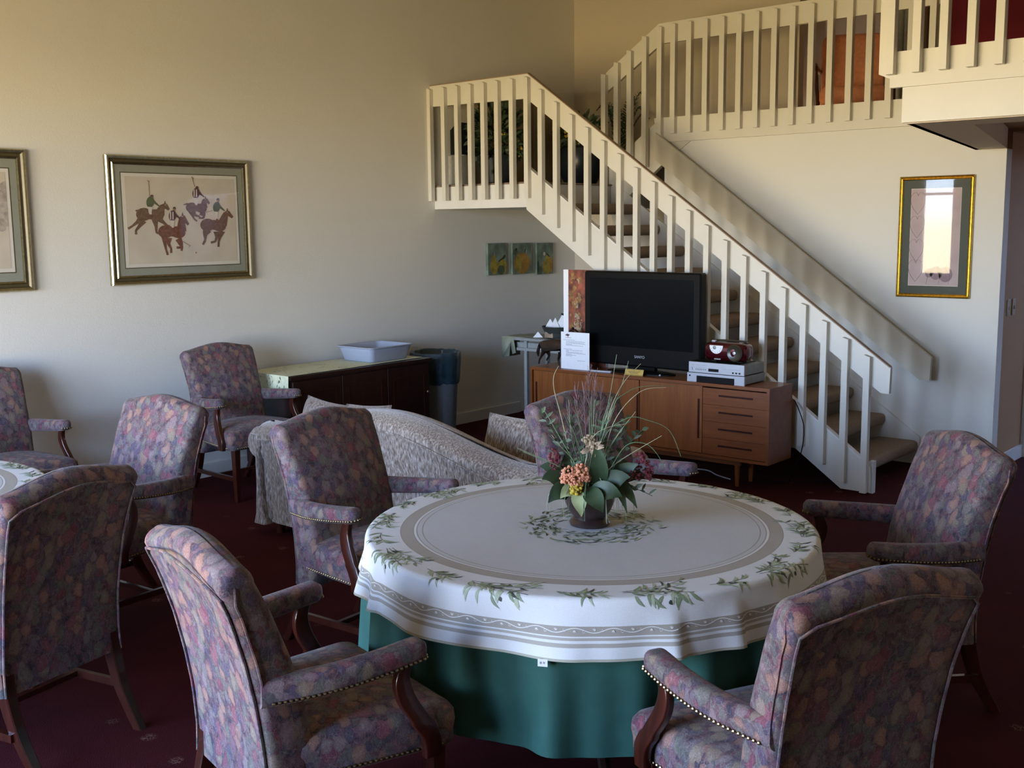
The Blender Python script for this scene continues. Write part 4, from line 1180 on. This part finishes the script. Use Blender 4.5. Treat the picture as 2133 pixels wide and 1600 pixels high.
# ------------------------------------------------------------------ dark cabinet by the wall, tub, bin
cb = thing('low_cabinet', 'dark wooden cabinet against the long wall, under the blue-grey tub', 'cabinet', (0, 0, 0))
cx0, cx1, cy0, cy1, cz = -6.835, -6.27, 4.95, 6.36, .75
m = MB(); m.box(cx0, cy0, .06, cx1 - .02, cy1, cz - .025); m.box(cx0 - .0, cy0 - .015, cz - .025, cx1 + .01, cy1 + .015, cz); m.build('body', M['darkwood'], cb, False)
for k in range(3):
    a = cy0 + .01 + k * .465
    d = MB().box(cx1 - .02, a, .09, cx1, a + .46, cz - .04, b=.004).build('door', M['darkwood'], cb, False)
    m = MB(); m.box(cx1, a + .06, .16, cx1 + .004, a + .40, .165); m.box(cx1, a + .06, .62, cx1 + .004, a + .40, .625); m.box(cx1, a + .06, .16, cx1 + .004, a + .065, .625); m.box(cx1, a + .395, .16, cx1 + .004, a + .40, .625)
    m.build('panel_moulding', M['mahog'], d, False)
    MB().ball((cx1 + .012, a + (.43 if k % 2 == 0 else .03), .48), .012, 10, 8).build('knob', M['brass'], d)
m = MB(); m.box(cx0 + .03, cy0 + .03, 0, cx1 - .05, cy1 - .03, .06); m.build('plinth', M['darkwood'], cb, False)
m = MB()
m.add([(cx0 + .03, cy0 - .018, cz + .004), (cx1 - .01, cy0 - .018, cz + .004), (cx1 - .02, cy0 + .62, cz + .004), (cx1 - .06, cy1 - .02, cz + .004), (cx0 + .03, cy1 - .02, cz + .004)], [(0, 1, 2, 3, 4)])
m.add([(cx0 + .03, cy0 - .019, cz + .004), (cx1 - .01, cy0 - .019, cz + .004), (cx1 - .016, cy0 - .021, cz - .13), (cx0 + .045, cy0 - .021, cz - .12)], [(0, 1, 2, 3)])
m.add([(cx1 - .016, cy0 - .022, cz - .115), (cx1 - .016, cy0 - .022, cz - .13), (cx0 + .045, cy0 - .022, cz - .12), (cx0 + .045, cy0 - .022, cz - .105)], [(0, 1, 2, 3)], 1)
rnd = random.Random(4)
for k in range(26):
    x = rnd.uniform(cx0 + .08, cx1 - .06); z = rnd.uniform(cz - .11, cz - .01); a = rnd.uniform(0.6, 2.6)
    L = .03; w_ = .0035
    m.add([(x, cy0 - .0225, z), (x + L / 2 * cos(a) - w_ * sin(a), cy0 - .0225, z + L / 2 * sin(a)), (x + L * cos(a), cy0 - .0225, z + L * sin(a)), (x + L / 2 * cos(a) + w_ * sin(a), cy0 - .0225, z + L / 2 * sin(a))], [(0, 1, 2, 3)], 2)
for k in range(30):
    x = rnd.uniform(cx0 + .06, cx1 - .05); y = rnd.uniform(cy0, cy0 + .6); a = rnd.uniform(0, 6)
    L = .04; w_ = .005
    m.add([(x, y, cz + .005), (x + L / 2 * cos(a) - w_ * sin(a), y + L / 2 * sin(a) + w_ * cos(a), cz + .005), (x + L * cos(a), y + L * sin(a), cz + .005), (x + L / 2 * cos(a) + w_ * sin(a), y + L / 2 * sin(a) - w_ * cos(a), cz + .005)], [(0, 1, 2, 3)], 2)
tag(m.build('table_runner', [M['runner'], M['white'], M['mid_leaf']], None, False), 'cream green runner hanging over the near end of the dark cabinet', 'table runner')
tu = thing('plastic_tub', 'open blue-grey plastic tub on the dark cabinet by the wall', 'tub', (-6.545, 6.02, .7555))
m = MB(); R = []
for z, w, d in ((0, .165, .195), (.004, .17, .20), (.105, .198, .225), (.108, .205, .232), (.112, .214, .241), (.118, .214, .241), (.119, .202, .228), (.112, .194, .221), (.01, .162, .192)):
    R.append([(a, b, z) for a, b in rr(w, d, .04, 5)])
m.rings(R); m.build('tub_body', M['blue_tub'], tu, angle=50)
bn = thing('waste_bin', 'tall grey waste bin lined with a dark bag, right of the cabinet', 'bin', (-6.50, 6.66, 0))
MB().lathe([(.155, 0), (.16, .01), (.20, .74), (.205, .75), (.195, .75), (.15, .02)], n=36).build('bin_body', M['bin'], bn)
m = MB(); R = []
rnd = random.Random(8); J = [rnd.uniform(-.008, .010) for _ in range(40)]
for z, r in ((.50, .196), (.54, .202), (.62, .207), (.70, .213), (.757, .214), (.762, .206), (.755, .192), (.60, .180)):
    R.append([((r + J[k] * (.4 if z > .75 else 1)) * cos(2 * PI * k / 40), (r + J[k]) * sin(2 * PI * k / 40), z + J[(k * 7) % 40] * (1.3 if z < .56 else .5)) for k in range(40)])
m.rings(R, cap=False); m.build('bin_liner', M['bag'], bn, angle=60)

# ------------------------------------------------------------------ small serving table under the landing
ss = thing('serving_stand', 'grey serving stand under the stair landing, behind the sideboard end', 'side table')
m = MB(); m.box(-6.42, 7.45, .80, -5.60, 7.85, .825, b=.006); m.build('top', M['tray_grey'], ss, False)
m = MB(); m.box(-6.30, 7.50, .735, -5.66, 7.52, .78); m.box(-6.28, 7.47, .71, -5.68, 7.50, .735); m.build('apron', M['tray_grey'], ss, False)
MB().ball((-6.0, 7.465, .735), .012, 8, 6).build('knob', M['silver'], ss)
for x in (-6.19, -5.70):
    for y in (7.50, 7.80): MB().box(x - .016, y - .016, 0, x + .016, y + .016, .80).build('leg', M['tray_grey'], ss, False)
m = MB()
pr = [(-.13, .12), (-.10, .004), (-.02, .003), (.0, .0), (-.001, -.17)]
vs = []; fs = []
Pp = [(-6.20, .8275), (-6.30, .8275), (-6.425, .830), (-6.434, .81), (-6.436, .72), (-6.430, .64)]
for i, (x, z) in enumerate(Pp):
    for j in range(7):
        y = 7.46 + .24 * j / 6; vs.append((x + (.006 * sin(j * 2) if i > 3 else 0), y, z))
for i in range(len(Pp) - 1):
    for j in range(6):
        a = i * 7 + j; fs.append((a, a + 1, a + 8, a + 7))
m.add(vs, fs)
vs = [(-6.435, 7.448, .828), (-6.30, 7.448, .828), (-6.27, 7.446, .69), (-6.31, 7.444, .675), (-6.33, 7.446, .78), (-6.345, 7.444, .655), (-6.43, 7.446, .64)]
m.add(vs, [(0, 1, 2, 3, 4, 5, 6)])
o = m.build('hand_towel', M['sage']); tag(o, 'sage towel draped over the left end of the serving stand', 'towel')
sm_ = o.modifiers.new('th', 'SOLIDIFY'); sm_.thickness = .005
def napkin(loc, rz, s=1.0):
    m = MB(); h = .085 * s; w_ = .055 * s
    m.add([(-w_, 0, 0), (w_, 0, 0), (0, .004, h), (-w_ * .5, .03, 0), (w_ * .5, .03, 0)], [(0, 1, 2), (0, 2, 3), (1, 4, 2), (3, 2, 4), (0, 3, 4, 1)])
    o = m.build('folded_napkin', M['white'], None, False); o.location = loc; o.rotation_euler = (0, 0, rz); return o
bs = thing('napkin_basket', 'dark round basket with pale folded napkins on the serving stand', 'basket', (-5.92, 7.62, .8265))
MB().lathe([(.10, 0), (.11, .005), (.135, .07), (.15, .105), (.14, .105), (.12, .02), (.01, .015)], n=28).build('bowl', M['basket'], bs)
m = MB(); m.box(-.06, -.125, .012, .03, -.112, .06); m.build('buckle', M['dried'], bs, False)
for k, (x, y, r, s, lb) in enumerate([(-5.99, 7.585, .2, .95, 'white pointed napkin at the left of the dark basket'), (-5.935, 7.585, -.1, 1.1, 'white pointed napkin in the middle of the dark basket'), (-5.85, 7.60, .1, 1.75, 'largest white pointed napkin standing right in the basket')]):
    tag(napkin((x, y, .915), r, s), lb, 'napkin', 'folded napkins')
o = napkin((-6.10, 7.55, .8275), .5, .8); tag(o, 'small white napkin lying left of the dark basket', 'napkin', 'folded napkins'); o.scale = (1, 1.4, .75)
tr = thing('tiered_rack', 'dark metal rack showing just left of the floral canvas', 'rack', (-5.74, 7.62, .8265))
MB().tube([(0, 0, 0), (0, 0, .30)], .006, 8).build('post', M['black'], tr)
MB().lathe([(.02, .205), (.12, .212), (.125, .222), (.115, .222), (.02, .21)], n=28).build('upper_tray', M['black'], tr)
MB().lathe([(.09, 0), (.09, .008), (.02, .012)], n=28).build('base', M['black'], tr)

# ------------------------------------------------------------------ pictures
def wall_frame(par, W, H, fw, d, mats, face='x'):
    """picture frame in local coords: x right, z up, y out of wall negative"""
    (mo, mi_, mo2) = mats
    bars = []
    m = MB()
    def bar(x0, z0, x1, z1, prof):
        pass
    prof = [(0, 0), (0, -d * .75), (fw * .12, -d), (fw * .34, -d * .92), (fw * .5, -d * .55), (fw * .72, -d * .5), (fw * .82, -d * .72), (fw, -d * .6), (fw, 0)]
    hw, hh = W / 2, H / 2
    R = []
    for (sx, sz) in ((-1, -1), (1, -1), (1, 1), (-1, 1), (-1, -1)):
        R.append([(sx * (hw - a), b, sz * (hh - a)) for a, b in prof])
    vs = [p for r in R for p in r]; n = len(prof); fs = []; mis = []
    for k in range(4):
        for i in range(n - 1):
            m.add([R[k][i], R[k][i + 1], R[k + 1][i + 1], R[k + 1][i]], [(0, 1, 2, 3)], 1 if i in (3, 4) else 0)
    return m.build('frame', [mo, mo2], par, False)
def picture_left(label, yc, zc, W, H, name='framed_print'):
    t = thing(name, label, 'picture', (WX + .002, yc, zc), PI / 2, 'framed prints on the long wall')
    wall_frame(t, W, H, .062, .032, (M['palegold'], None, M['frame_dark']))
    MB().box(-W / 2 + .05, -.014, -H / 2 + .05, W / 2 - .05, 0, H / 2 - .05).build('mat_board', M['mat_green'], t, False)
    return t
pl = picture_left('framed print of four mounted polo players, in full on the long wall', 4.505, 1.866, 1.15, .868)
# local x maps to world y after the +90 deg turn
pw, phh = .925, .635
MB().box(-pw / 2 - .006, -.0155, -phh / 2 - .006, pw / 2 + .006, -.014, phh / 2 + .006).build('mat_line', M['frame_dark'], pl, False)
MB().box(-pw / 2, -.0170, -phh / 2, pw / 2, -.0155, phh / 2).build('print_margin', M['paper_white'], pl, False)
pr = MB().box(-pw / 2 + .022, -.0180, -phh / 2 + .022, pw / 2 - .022, -.0168, phh / 2 - .022).build('print_sheet', M['paper_tan'], pl, False)
# print artwork, traced in sheet coordinates (0..2000 x 60..1600 of the close view)
def U(px, py): return ((px - 1030) / 2105 * 1.012, -(py - 905) / 1600 * .700)
hm = [M['horse_brown'], M['horse_red'], M['rider_green'], M['rider_stripe'], M['print_cream'], M['skin_print']]
m = MB(); LAY = [0]
def poly2(pts, mi, dy=None):
    LAY[0] += 1; y = -.0186 - LAY[0] * .000012
    P3 = [U(*p) for p in pts]
    m.add([(x, y, z) for x, z in P3], [tuple(range(len(P3)))], mi)
def ell(cx, cy, rx, ry, mi, rot=0):
    poly2([(cx + rx * cos(a) * cos(rot) - ry * sin(a) * sin(rot), cy + rx * cos(a) * sin(rot) + ry * sin(a) * cos(rot)) for a in [2 * PI * k / 16 for k in range(16)]], mi)
def limb(pts, ws, mi):
    for (a, b), (wa, wb) in zip(zip(pts, pts[1:]), zip(ws, ws[1:])):
        dx, dy = b[0] - a[0], b[1] - a[1]; L = math.hypot(dx, dy) or 1; nx, ny = -dy / L, dx / L
        poly2([(a[0] + nx * wa, a[1] + ny * wa), (b[0] + nx * wb, b[1] + ny * wb), (b[0] - nx * wb, b[1] - ny * wb), (a[0] - nx * wa, a[1] - ny * wa)], mi)
    for p, w_ in zip(pts[1:-1], ws[1:-1]): ell(p[0], p[1], w_, w_, mi)
def horse(bx_, by_, L, legs, neck, head, tail, mi):
    ell(bx_ - L * .26, by_, L * .30, L * .24, mi, -.1); ell(bx_ + L * .2, by_ + L * .03, L * .30, L * .22, mi, .15); ell(bx_, by_, L * .4, L * .19, mi)
    limb([(bx_ + L * .34, by_ - L * .02)] + neck, [L * .2, L * .12, L * .085], mi)
    limb([neck[-1]] + head, [L * .10, L * .045], mi); poly2([(neck[-1][0] - L * .05, neck[-1][1] - L * .04), (neck[-1][0] - L * .0, neck[-1][1] - L * .19), (neck[-1][0] + L * .05, neck[-1][1] - L * .02)], mi)
    limb(tail, [L * .05] * (len(tail) - 1) + [L * .02], mi)
    for lg in legs: limb(lg, [L * .13, L * .065, L * .04, L * .045][:len(lg)], mi)
horse(500, 810, 420, [[(350, 860), (280, 930), (200, 990), (130, 1030)], [(380, 900), (310, 990), (250, 1060), (250, 1120)], [(560, 880), (575, 990), (575, 1090), (610, 1110)], [(620, 870), (690, 930), (760, 990), (800, 1000)]], [(680, 710), (740, 670)], [(800, 740)], [(330, 750), (260, 755)], 0)
horse(840, 1080, 430, [[(700, 1140), (700, 1260), (715, 1360), (740, 1450)], [(770, 1180), (760, 1270), (800, 1350), (795, 1420)], [(930, 1190), (975, 1260), (985, 1330), (970, 1390)], [(930, 1200), (960, 1290), (985, 1340), (890, 1335)]], [(1000, 900), (1020, 850)], [(1110, 975)], [(650, 1050), (640, 1110)], 1)
horse(1270, 700, 340, [[(1150, 740), (1190, 830), (1210, 880), (1260, 920)], [(1200, 770), (1230, 820), (1290, 840), (1310, 835)], [(1330, 780), (1385, 820), (1370, 870), (1290, 865)], [(1340, 760), (1390, 800), (1380, 860), (1340, 870)]], [(1400, 600), (1425, 570)], [(1490, 635)], [(1120, 640), (1045, 655)], 0)
horse(1550, 980, 430, [[(1420, 1030), (1375, 1100), (1385, 1220), (1340, 1300)], [(1450, 1060), (1400, 1130), (1390, 1200), (1370, 1260)], [(1590, 1090), (1590, 1180), (1560, 1250), (1480, 1270)], [(1690, 1080), (1650, 1170), (1620, 1250), (1610, 1340)]], [(1760, 820), (1800, 780)], [(1890, 860)], [(1390, 920), (1330, 945)], 0)
for (hx, hy, sx_, sy_, mi, c2) in ((530, 540, 500, 620, 2, 5), (885, 725, 850, 830, 3, 5), (1285, 390, 1265, 470, 3, 5), (1640, 580, 1610, 690, 2, 5)):
    ell(hx, hy, 24, 30, c2); poly2([(hx - 26, hy - 6), (hx - 14, hy - 32), (hx + 18, hy - 34), (hx + 30, hy - 4)], 3)
    ell(sx_, sy_, 62, 88, mi, .25)
    if mi == 3:
        for k in (-30, 10): poly2([(sx_ + k - 9, sy_ - 60), (sx_ + k + 9, sy_ - 60), (sx_ + k + 4, sy_ + 60), (sx_ + k - 14, sy_ + 60)], 4)
    limb([(sx_ + 30, sy_ - 40), (sx_ + 75, sy_ + 10), (sx_ + 140, sy_ + 60)], [22, 17, 9], mi)
    limb([(sx_ - 5, sy_ + 75), (sx_ - 10, sy_ + 150), (sx_ + 0, sy_ + 200)], [34, 26, 14], 4)
    limb([(sx_ + 0, sy_ + 190), (sx_ - 5, sy_ + 260)], [18, 14], 1)
for a, b in (((490, 290), (495, 540)), ((1210, 210), (1245, 370)), ((1000, 1240), (1110, 1310)), ((1400, 780), (1540, 745)), ((465, 290), (505, 300)), ((1195, 215), (1240, 240)), ((1090, 1340), (1130, 1300))): limb([a, b], [5, 4], 5)
ell(1215, 1425, 12, 12, 1)
m.build('polo_scene', hm, pr, False)
MB().quad_y(-pw / 2 - .08, -phh / 2 - .07, pw / 2 + .08, phh / 2 + .07, -.021).build('glazing', M['glass'], pl, False)
p2 = picture_left('framed print cut by the left edge of the picture, left of the polo print', 2.82, 1.868, 1.15, .878)
MB().box(-pw / 2 - .006, -.0155, -phh / 2 - .006, pw / 2 + .006, -.014, phh / 2 + .006).build('mat_line', M['frame_dark'], p2, False)
MB().box(-pw / 2, -.0170, -phh / 2, pw / 2, -.0155, phh / 2).build('print_margin', M['paper_white'], p2, False)
pr = MB().box(-pw / 2 + .022, -.0180, -phh / 2 + .022, pw / 2 - .022, -.0168, phh / 2 - .022).build('print_sheet', M['paper_tan'], p2, False)
m = MB()
for k in range(9):
    x = .44 - rnd.uniform(0, .06); z = .10 + rnd.uniform(-.22, .14); r = rnd.uniform(.02, .05)
    m.add([(x + min(r * cos(a), .44 - x), -.0184 - k * .00002, z + r * sin(a)) for a in [2 * PI * q / 10 for q in range(10)]], [tuple(range(10))])
m.build('printed_foliage', M['faded_ink'], pr, False)
MB().quad_y(-pw / 2 - .08, -phh / 2 - .07, pw / 2 + .08, phh / 2 + .07, -.021).build('glazing', M['glass'], p2, False)

# gold framed botanical picture on the back wall
gf = thing('gold_framed_picture', 'upright gold-framed picture with dark mat on the wall right of the stairs', 'picture', (-2.889, YB - .002, 1.690))
W_, H_ = .535, .880
m = MB(); prof = [(0, 0), (0, -.018), (.008, -.024), (.015, -.019), (.021, -.024), (.028, -.016), (.028, 0)]
R = [[(sx * (W_ / 2 - a), b, sz * (H_ / 2 - a)) for a, b in prof] for sx, sz in ((-1, -1), (1, -1), (1, 1), (-1, 1), (-1, -1))]
for k in range(4):
    for i in range(6): m.add([R[k][i], R[k][i + 1], R[k + 1][i + 1], R[k + 1][i]], [(0, 1, 2, 3)])
m.build('frame', M['gold'], gf, False)
MB().box(-.245, -.008, -.415, .245, 0, .415).build('mat_board', M['mat_dark'], gf, False)
MB().box(-.182, -.0092, -.355, .180, -.008, .352).build('mat_line', M['print_cream'], gf, False)
pr = MB().box(-.178, -.0104, -.351, .176, -.0092, .348).build('print_sheet', M['pink_paper'], gf, False)
m = MB()
for cz in (.25, .08, -.09, -.24):
    for s in (-1, 1):
        pth = smooth_path([(-.13, -.0108, cz - .085), (-.13 + s * .045, -.0108, cz - .02), (-.13 + s * .05, -.0108, cz + .05), (-.13 + s * .015, -.0108, cz + .075), (-.13, -.0108, cz + .05)], 5)
        m.tube(pth, .003, 4, flat=.2)
    for s in (-.02, .07, .14):
        pth = smooth_path([(-.03 + s, -.0108, -.34), (-.02 + s, -.0108, -.28), (-.05 + s, -.0108, -.22), (-.03 + s * 1.2, -.0108, -.17)], 4); m.tube(pth, .002, 4, flat=.2)
m.build('printed_vines', M['vine_ink'], pr, False)
m = MB()
for x, z, r in ((.02, -.26, .045), (.09, -.27, .05), (-.03, -.26, .03)): m.add([(x + r * cos(a), -.0106, z + r * 1.1 * sin(a)) for a in [2 * PI * q / 18 for q in range(18)]], [tuple(range(18))])
m.build('printed_fruit', M['ink_mauve'], pr, False)
MB().quad_y(-.245, -.415, .245, .415, -.014).build('glazing', M['glass'], gf, False)

# three small canvases of pears and pumpkins
def canvas(label, y0, y1, zb, zt, fn):
    t = thing('small_canvas', label, 'painting', (WX + .001, (y0 + y1) / 2, (zb + zt) / 2), PI / 2, 'three small fruit canvases')
    w_, h_ = (y1 - y0) / 2, (zt - zb) / 2
    MB().box(-w_, -.030, -h_, w_, 0, h_).build('stretched_canvas', M['pear_bg'], t, False)
    m = MB(); L = [0]
    def E2(cx, cz, rx, rz, mi, rot=0):
        L[0] += 1
        P = []
        for q in range(22):
            a = 2 * PI * q / 22; x = cx + rx * cos(a) * cos(rot) - rz * sin(a) * sin(rot); z = cz + rx * cos(a) * sin(rot) + rz * sin(a) * cos(rot)
            P.append((max(-1, min(1, x)) * w_, -.0302 - L[0] * .0001, max(-1, min(1, z)) * h_))
        m.add(P, [tuple(range(22))], mi)
    fn(E2)
    m.build('painted_fruit', [M['pear_yellow'], M['pear_orange'], M['pear_dark'], M['mid_leaf'], M['print_cream']], t, False)
def fA(E): E(-.35, -.45, .42, .5, 0); E(-.4, -.02, .2, .3, 0); E(.55, -.5, .5, .48, 0); E(.4, -.7, .4, .3, 3); E(.5, 0, .45, .06, 2, .4); E(.75, .12, .2, .1, 2, .6); E(-.42, .33, .03, .12, 2); E(-.35, .33, .02, .12, 4)
def fB(E): E(.0, -.3, .85, .68, 1); E(-.35, -.3, .3, .6, 0); E(.45, -.3, .3, .55, 1); E(-.7, .45, .25, .2, 3, .4); E(-.6, .6, .12, .1, 2, .8); E(.35, .5, .06, .14, 2); E(.42, .45, .03, .1, 4)
def fC(E): E(.25, -.5, .55, .5, 0); E(.3, -.1, .3, .3, 0); E(-.7, -.75, .4, .28, 3); E(-.85, -.5, .12, .4, 2); E(.75, -.4, .2, .5, 1); E(.35, .22, .25, .05, 2, -.5); E(-.1, .3, .12, .12, 4)
canvas('small pear canvas, leftmost of the three under the landing', 7.725, 7.985, 1.350, 1.645, fA)
canvas('small pumpkin canvas, middle of the three under the landing', 8.075, 8.36, 1.345, 1.64, fB)
canvas('small fruit canvas, nearest the corner of the three under the landing', 8.445, 8.70, 1.330, 1.636, fC)

# ------------------------------------------------------------------ things on the landing
ct = thing('brown_cabinet', 'plain brown cabinet on the landing against the long wall', 'cabinet', (0, 0, 0))
MB().box(-6.84, 7.50, 2.165, -6.46, 8.36, 2.95).build('carcass', M['brown_cab'], ct, False)
MB().box(-6.46, 7.51, 2.18, -6.445, 7.925, 2.94, b=.003).build('door', M['brown_cab'], ct, False)
MB().box(-6.46, 7.935, 2.18, -6.445, 8.35, 2.94, b=.003).build('door', M['brown_cab'], ct, False)
def foliage(m, c, R, n, L, W, rnd, mi=0, zs=1.0):
    for k in range(n):
        v = Vector((rnd.gauss(0, 1), rnd.gauss(0, 1), rnd.gauss(0, .8))).normalized() * rnd.uniform(.2, 1) ** .5
        p = Vector(c) + Vector((v.x * R, v.y * R, v.z * R * zs))
        d = (v + Vector((rnd.uniform(-.6, .6), rnd.uniform(-.6, .6), rnd.uniform(-.3, .6)))).normalized() * L * rnd.uniform(.6, 1.2)
        leaf_strip(m, p, p + d, W * rnd.uniform(.7, 1.2), (0, 0, L * .15), mi, 4, (rnd.uniform(-1, 1), -1, rnd.uniform(-.4, .6)))
def flowers(m, c, R, n, r, rnd, zs=1.0):
    for k in range(n):
        v = Vector((rnd.gauss(0, 1), rnd.gauss(0, 1), rnd.gauss(0, 1))).normalized() * R * rnd.uniform(.7, 1.05)
        m.ball((c[0] + v.x, c[1] + v.y, c[2] + v.z * zs), r * rnd.uniform(.6, 1.3), 6, 4)
rnd = random.Random(21)
p1 = thing('potted_shrub', 'dark leafy potted shrub with small yellow flowers behind the landing balusters', 'plant', (-6.36, 7.32, 2.162))
MB().lathe([(.11, 0), (.13, .01), (.17, .22), (.175, .24), (.16, .24), (.12, .03)], n=24).build('pot', M['floorpot'], p1)
m = MB(); foliage(m, (0, 0, .42), .20, 420, .11, .020, rnd, 0, 1.5); m.build('foliage', M['deep_leaf'], p1, angle=70)
m = MB(); foliage(m, (.10, .08, .30), .12, 90, .07, .014, rnd, 0, 1.2); m.build('lighter_foliage', M['mid_leaf'], p1, angle=70)
m = MB(); flowers(m, (.10, .05, .33), .14, 26, .011, rnd, 1.2); m.build('flowers', M['yellow'], p1)
pd = thing('pedestal', 'pale grey pedestal on the landing behind the second gap of the balusters', 'pedestal', (-6.70, 7.22, 2.162))
MB().box(-.08, -.07, 0, .08, .07, .26, b=.01).build('column', M['pedestal'], pd)
db = thing('dark_box', 'dark angular box standing on the pale grey pedestal', 'box', (-6.70, 7.22, 2.4235))
MB().prism([(-.06, 0), (.07, 0), (.07, .27), (.02, .27), (-.06, .21)], lambda p: (p[0], -.05, p[1]), lambda p: (p[0], .06, p[1])).build('box_body', M['floorpot'], db, False)
p3 = thing('floral_vase', 'large dark vase of leaves and yellow flowers at the head of the stairs', 'plant', (-6.15, 8.25, 2.162))
MB().lathe([(.13, 0), (.14, .01), (.20, .12), (.225, .24), (.20, .33), (.17, .35), (.15, .33), (.14, .1)], n=32).build('vase', M['floorpot'], p3)
m = MB(); foliage(m, (0, 0, .46), .21, 300, .09, .018, rnd, 0, .8); m.build('foliage', M['deep_leaf'], p3, angle=70)
m = MB(); flowers(m, (.02, -.05, .42), .19, 46, .018, rnd, .7); m.build('flowers', M['dried'], p3)
m = MB(); flowers(m, (.05, -.05, .40), .20, 20, .014, rnd, .7); m.build('yellow_flowers', M['yellow'], p3)
p4 = thing('potted_palm', 'dark green palm with feathery fronds beside the upper flight', 'plant', (-6.08, 8.80, 2.162))
MB().lathe([(.09, 0), (.10, .01), (.13, .2), (.12, .2), (.09, .03)], n=24).build('pot', M['floorpot'], p4)
m = MB()
for k in range(13):
    a = 2 * PI * k / 13 + rnd.uniform(-.2, .2); L = rnd.uniform(.20, .34); h = rnd.uniform(.40, .68)
    pth = smooth_path([(0, 0, .18), (cos(a) * L * .3, sin(a) * L * .3, .18 + h * .6), (cos(a) * L * .7, sin(a) * L * .7, .18 + h), (cos(a) * L, sin(a) * L, .18 + h * .93)], 6)
    pth = [p for p in pth if p[1] < .28]
    m.tube(pth, .003, 4)
    n = len(pth)
    for i in range(n // 4, n):
        t = (Vector(pth[min(i + 1, n - 1)]) - Vector(pth[i - 1])).normalized(); sd = t.cross(Vector((0, 0, 1))).normalized()
        for s in (-1, 1):
            p = Vector(pth[i]); q = p + (sd * s * .8 + t * .5 + Vector((0, 0, .15))) * .11 * (1.1 - i / n)
            if q.y < .28: leaf_strip(m, p, q, .006, (0, 0, .01), 0, 3, (0, -1, .3))
m.build('fronds', M['deep_leaf'], p4, angle=70)

# ------------------------------------------------------------------ things in the gallery
gc = thing('gallery_armchair', 'peach upholstered armchair up in the gallery behind the balusters', 'chair', (-4.24, 9.78, 2.522), math.radians(205))
R = []
for z, w, y0_, y1_ in ((.30, .27, -.30, -.17), (.45, .275, -.31, -.17), (.7, .28, -.35, -.23), (.9, .28, -.39, -.29), (.97, .265, -.40, -.31), (1.0, .22, -.395, -.33)):
    R.append([(a, (y0_ + y1_) / 2 + b, z) for a, b in rr(w, (y1_ - y0_) / 2, .03, 4)])
MB().rings(R).build('backrest', M['peach'], gc, angle=60)
MB().box(-.29, -.26, .30, .29, .32, .47, b=.05).build('seat', M['peach'], gc, angle=60)
for s in (-1, 1):
    MB().tube(smooth_path([(s * .29, -.27, .66), (s * .32, -.05, .665), (s * .33, .16, .67), (s * .33, .24, .64)], 5), .022, 10).build('armrest', M['mahog'], gc)
    MB().tube(smooth_path([(s * .33, .20, .66), (s * .32, .14, .55), (s * .31, .20, .42), (s * .30, .24, .32)], 5), .018, 8).build('arm_support', M['mahog'], gc)
    for y in (-.24, .27): MB().box(s * .255 - .02, y - .02, 0, s * .255 + .02, y + .02, .31, b=.004).build('leg', M['mahog'], gc)
cu = thing('curtain', 'grey green drawn curtain with brown stripes in the gallery', 'curtain', (0, 0, 0))
for k in range(10):
    x = -4.55 + k * .062
    mt = M['curtain_b'] if k in (2, 5, 7) else M['curtain']
    MB().lathe([(.026 if mt == M['curtain_b'] else .034, 0), (.024 if mt == M['curtain_b'] else .031, 2.3)], (x, 11.18, 2.53), 14).build('curtain_fold', mt, cu)

# ------------------------------------------------------------------ daylight and camera
wd = bpy.data.worlds.new('daylight'); scene.world = wd; wd.use_nodes = True
nt = wd.node_tree; bg = nt.nodes['Background']
tc = nt.nodes.new('ShaderNodeTexCoord'); sp = nt.nodes.new('ShaderNodeSeparateXYZ'); nt.links.new(tc.outputs['Generated'], sp.inputs[0])
mr = nt.nodes.new('ShaderNodeMapRange'); mr.inputs[1].default_value = -1; mr.inputs[2].default_value = 1
nt.links.new(sp.outputs[2], mr.inputs[0])
col = ramp(nt, mr.outputs[0], [(.0, (.20, .14, .055)), (.37, (.35, .26, .10)), (.462, (.76, .58, .28)), (.470, (.30, .27, .27)), (.476, (1.0, .84, .52)), (.497, (1.08, .94, .68)), (.506, (.84, .94, 1.04)), (.535, (.62, .82, 1.14)), (.62, (.36, .54, .92)), (.8, (.17, .29, .58))])
nt.links.new(col, bg.inputs['Color']); bg.inputs['Strength'].default_value = 15.0
for i, (a, b, c, d) in enumerate(wins):
    L = bpy.data.lights.new('window_portal', 'AREA'); L.shape = 'RECTANGLE'; L.size = b - a; L.size_y = d - c; L.energy = 1; L.cycles.is_portal = True
    o = bpy.data.objects.new('window_portal', L); COL.objects.link(o); o.location = ((a + b) / 2, WY - .02, (c + d) / 2); o.rotation_euler = (PI / 2, 0, 0)
R3 = Matrix(((0.76345, 0.64578, -0.01047), (0.08338, -0.11462, -0.9899), (-0.64046, 0.75487, -0.14135)))
cd = bpy.data.cameras.new('camera'); co = bpy.data.objects.new('camera', cd); COL.objects.link(co)
cd.sensor_width = 36; cd.sensor_fit = 'HORIZONTAL'; cd.lens = 2299.71 / 2133 * 36; cd.clip_start = .05
right = R3[0]; down = R3[1]; fwd = R3[2]
mw = Matrix((( right[0], -down[0], -fwd[0], 0), (right[1], -down[1], -fwd[1], 0), (right[2], -down[2], -fwd[2], 0), (0, 0, 0, 1)))
co.matrix_world = Matrix.Translation((0, 0, 1.8)) @ mw
scene.camera = co
scene.view_settings.view_transform = 'Standard'; scene.view_settings.look = 'None'
scene.view_settings.gamma = 1; scene.view_settings.exposure = 1.35
scene.cycles.use_denoising = True
scene.cycles.max_bounces = 8; scene.cycles.diffuse_bounces = 7; scene.cycles.transparent_max_bounces = 8
scene.cycles.sample_clamp_indirect = 6
scene.cycles.caustics_reflective = False; scene.cycles.caustics_refractive = False
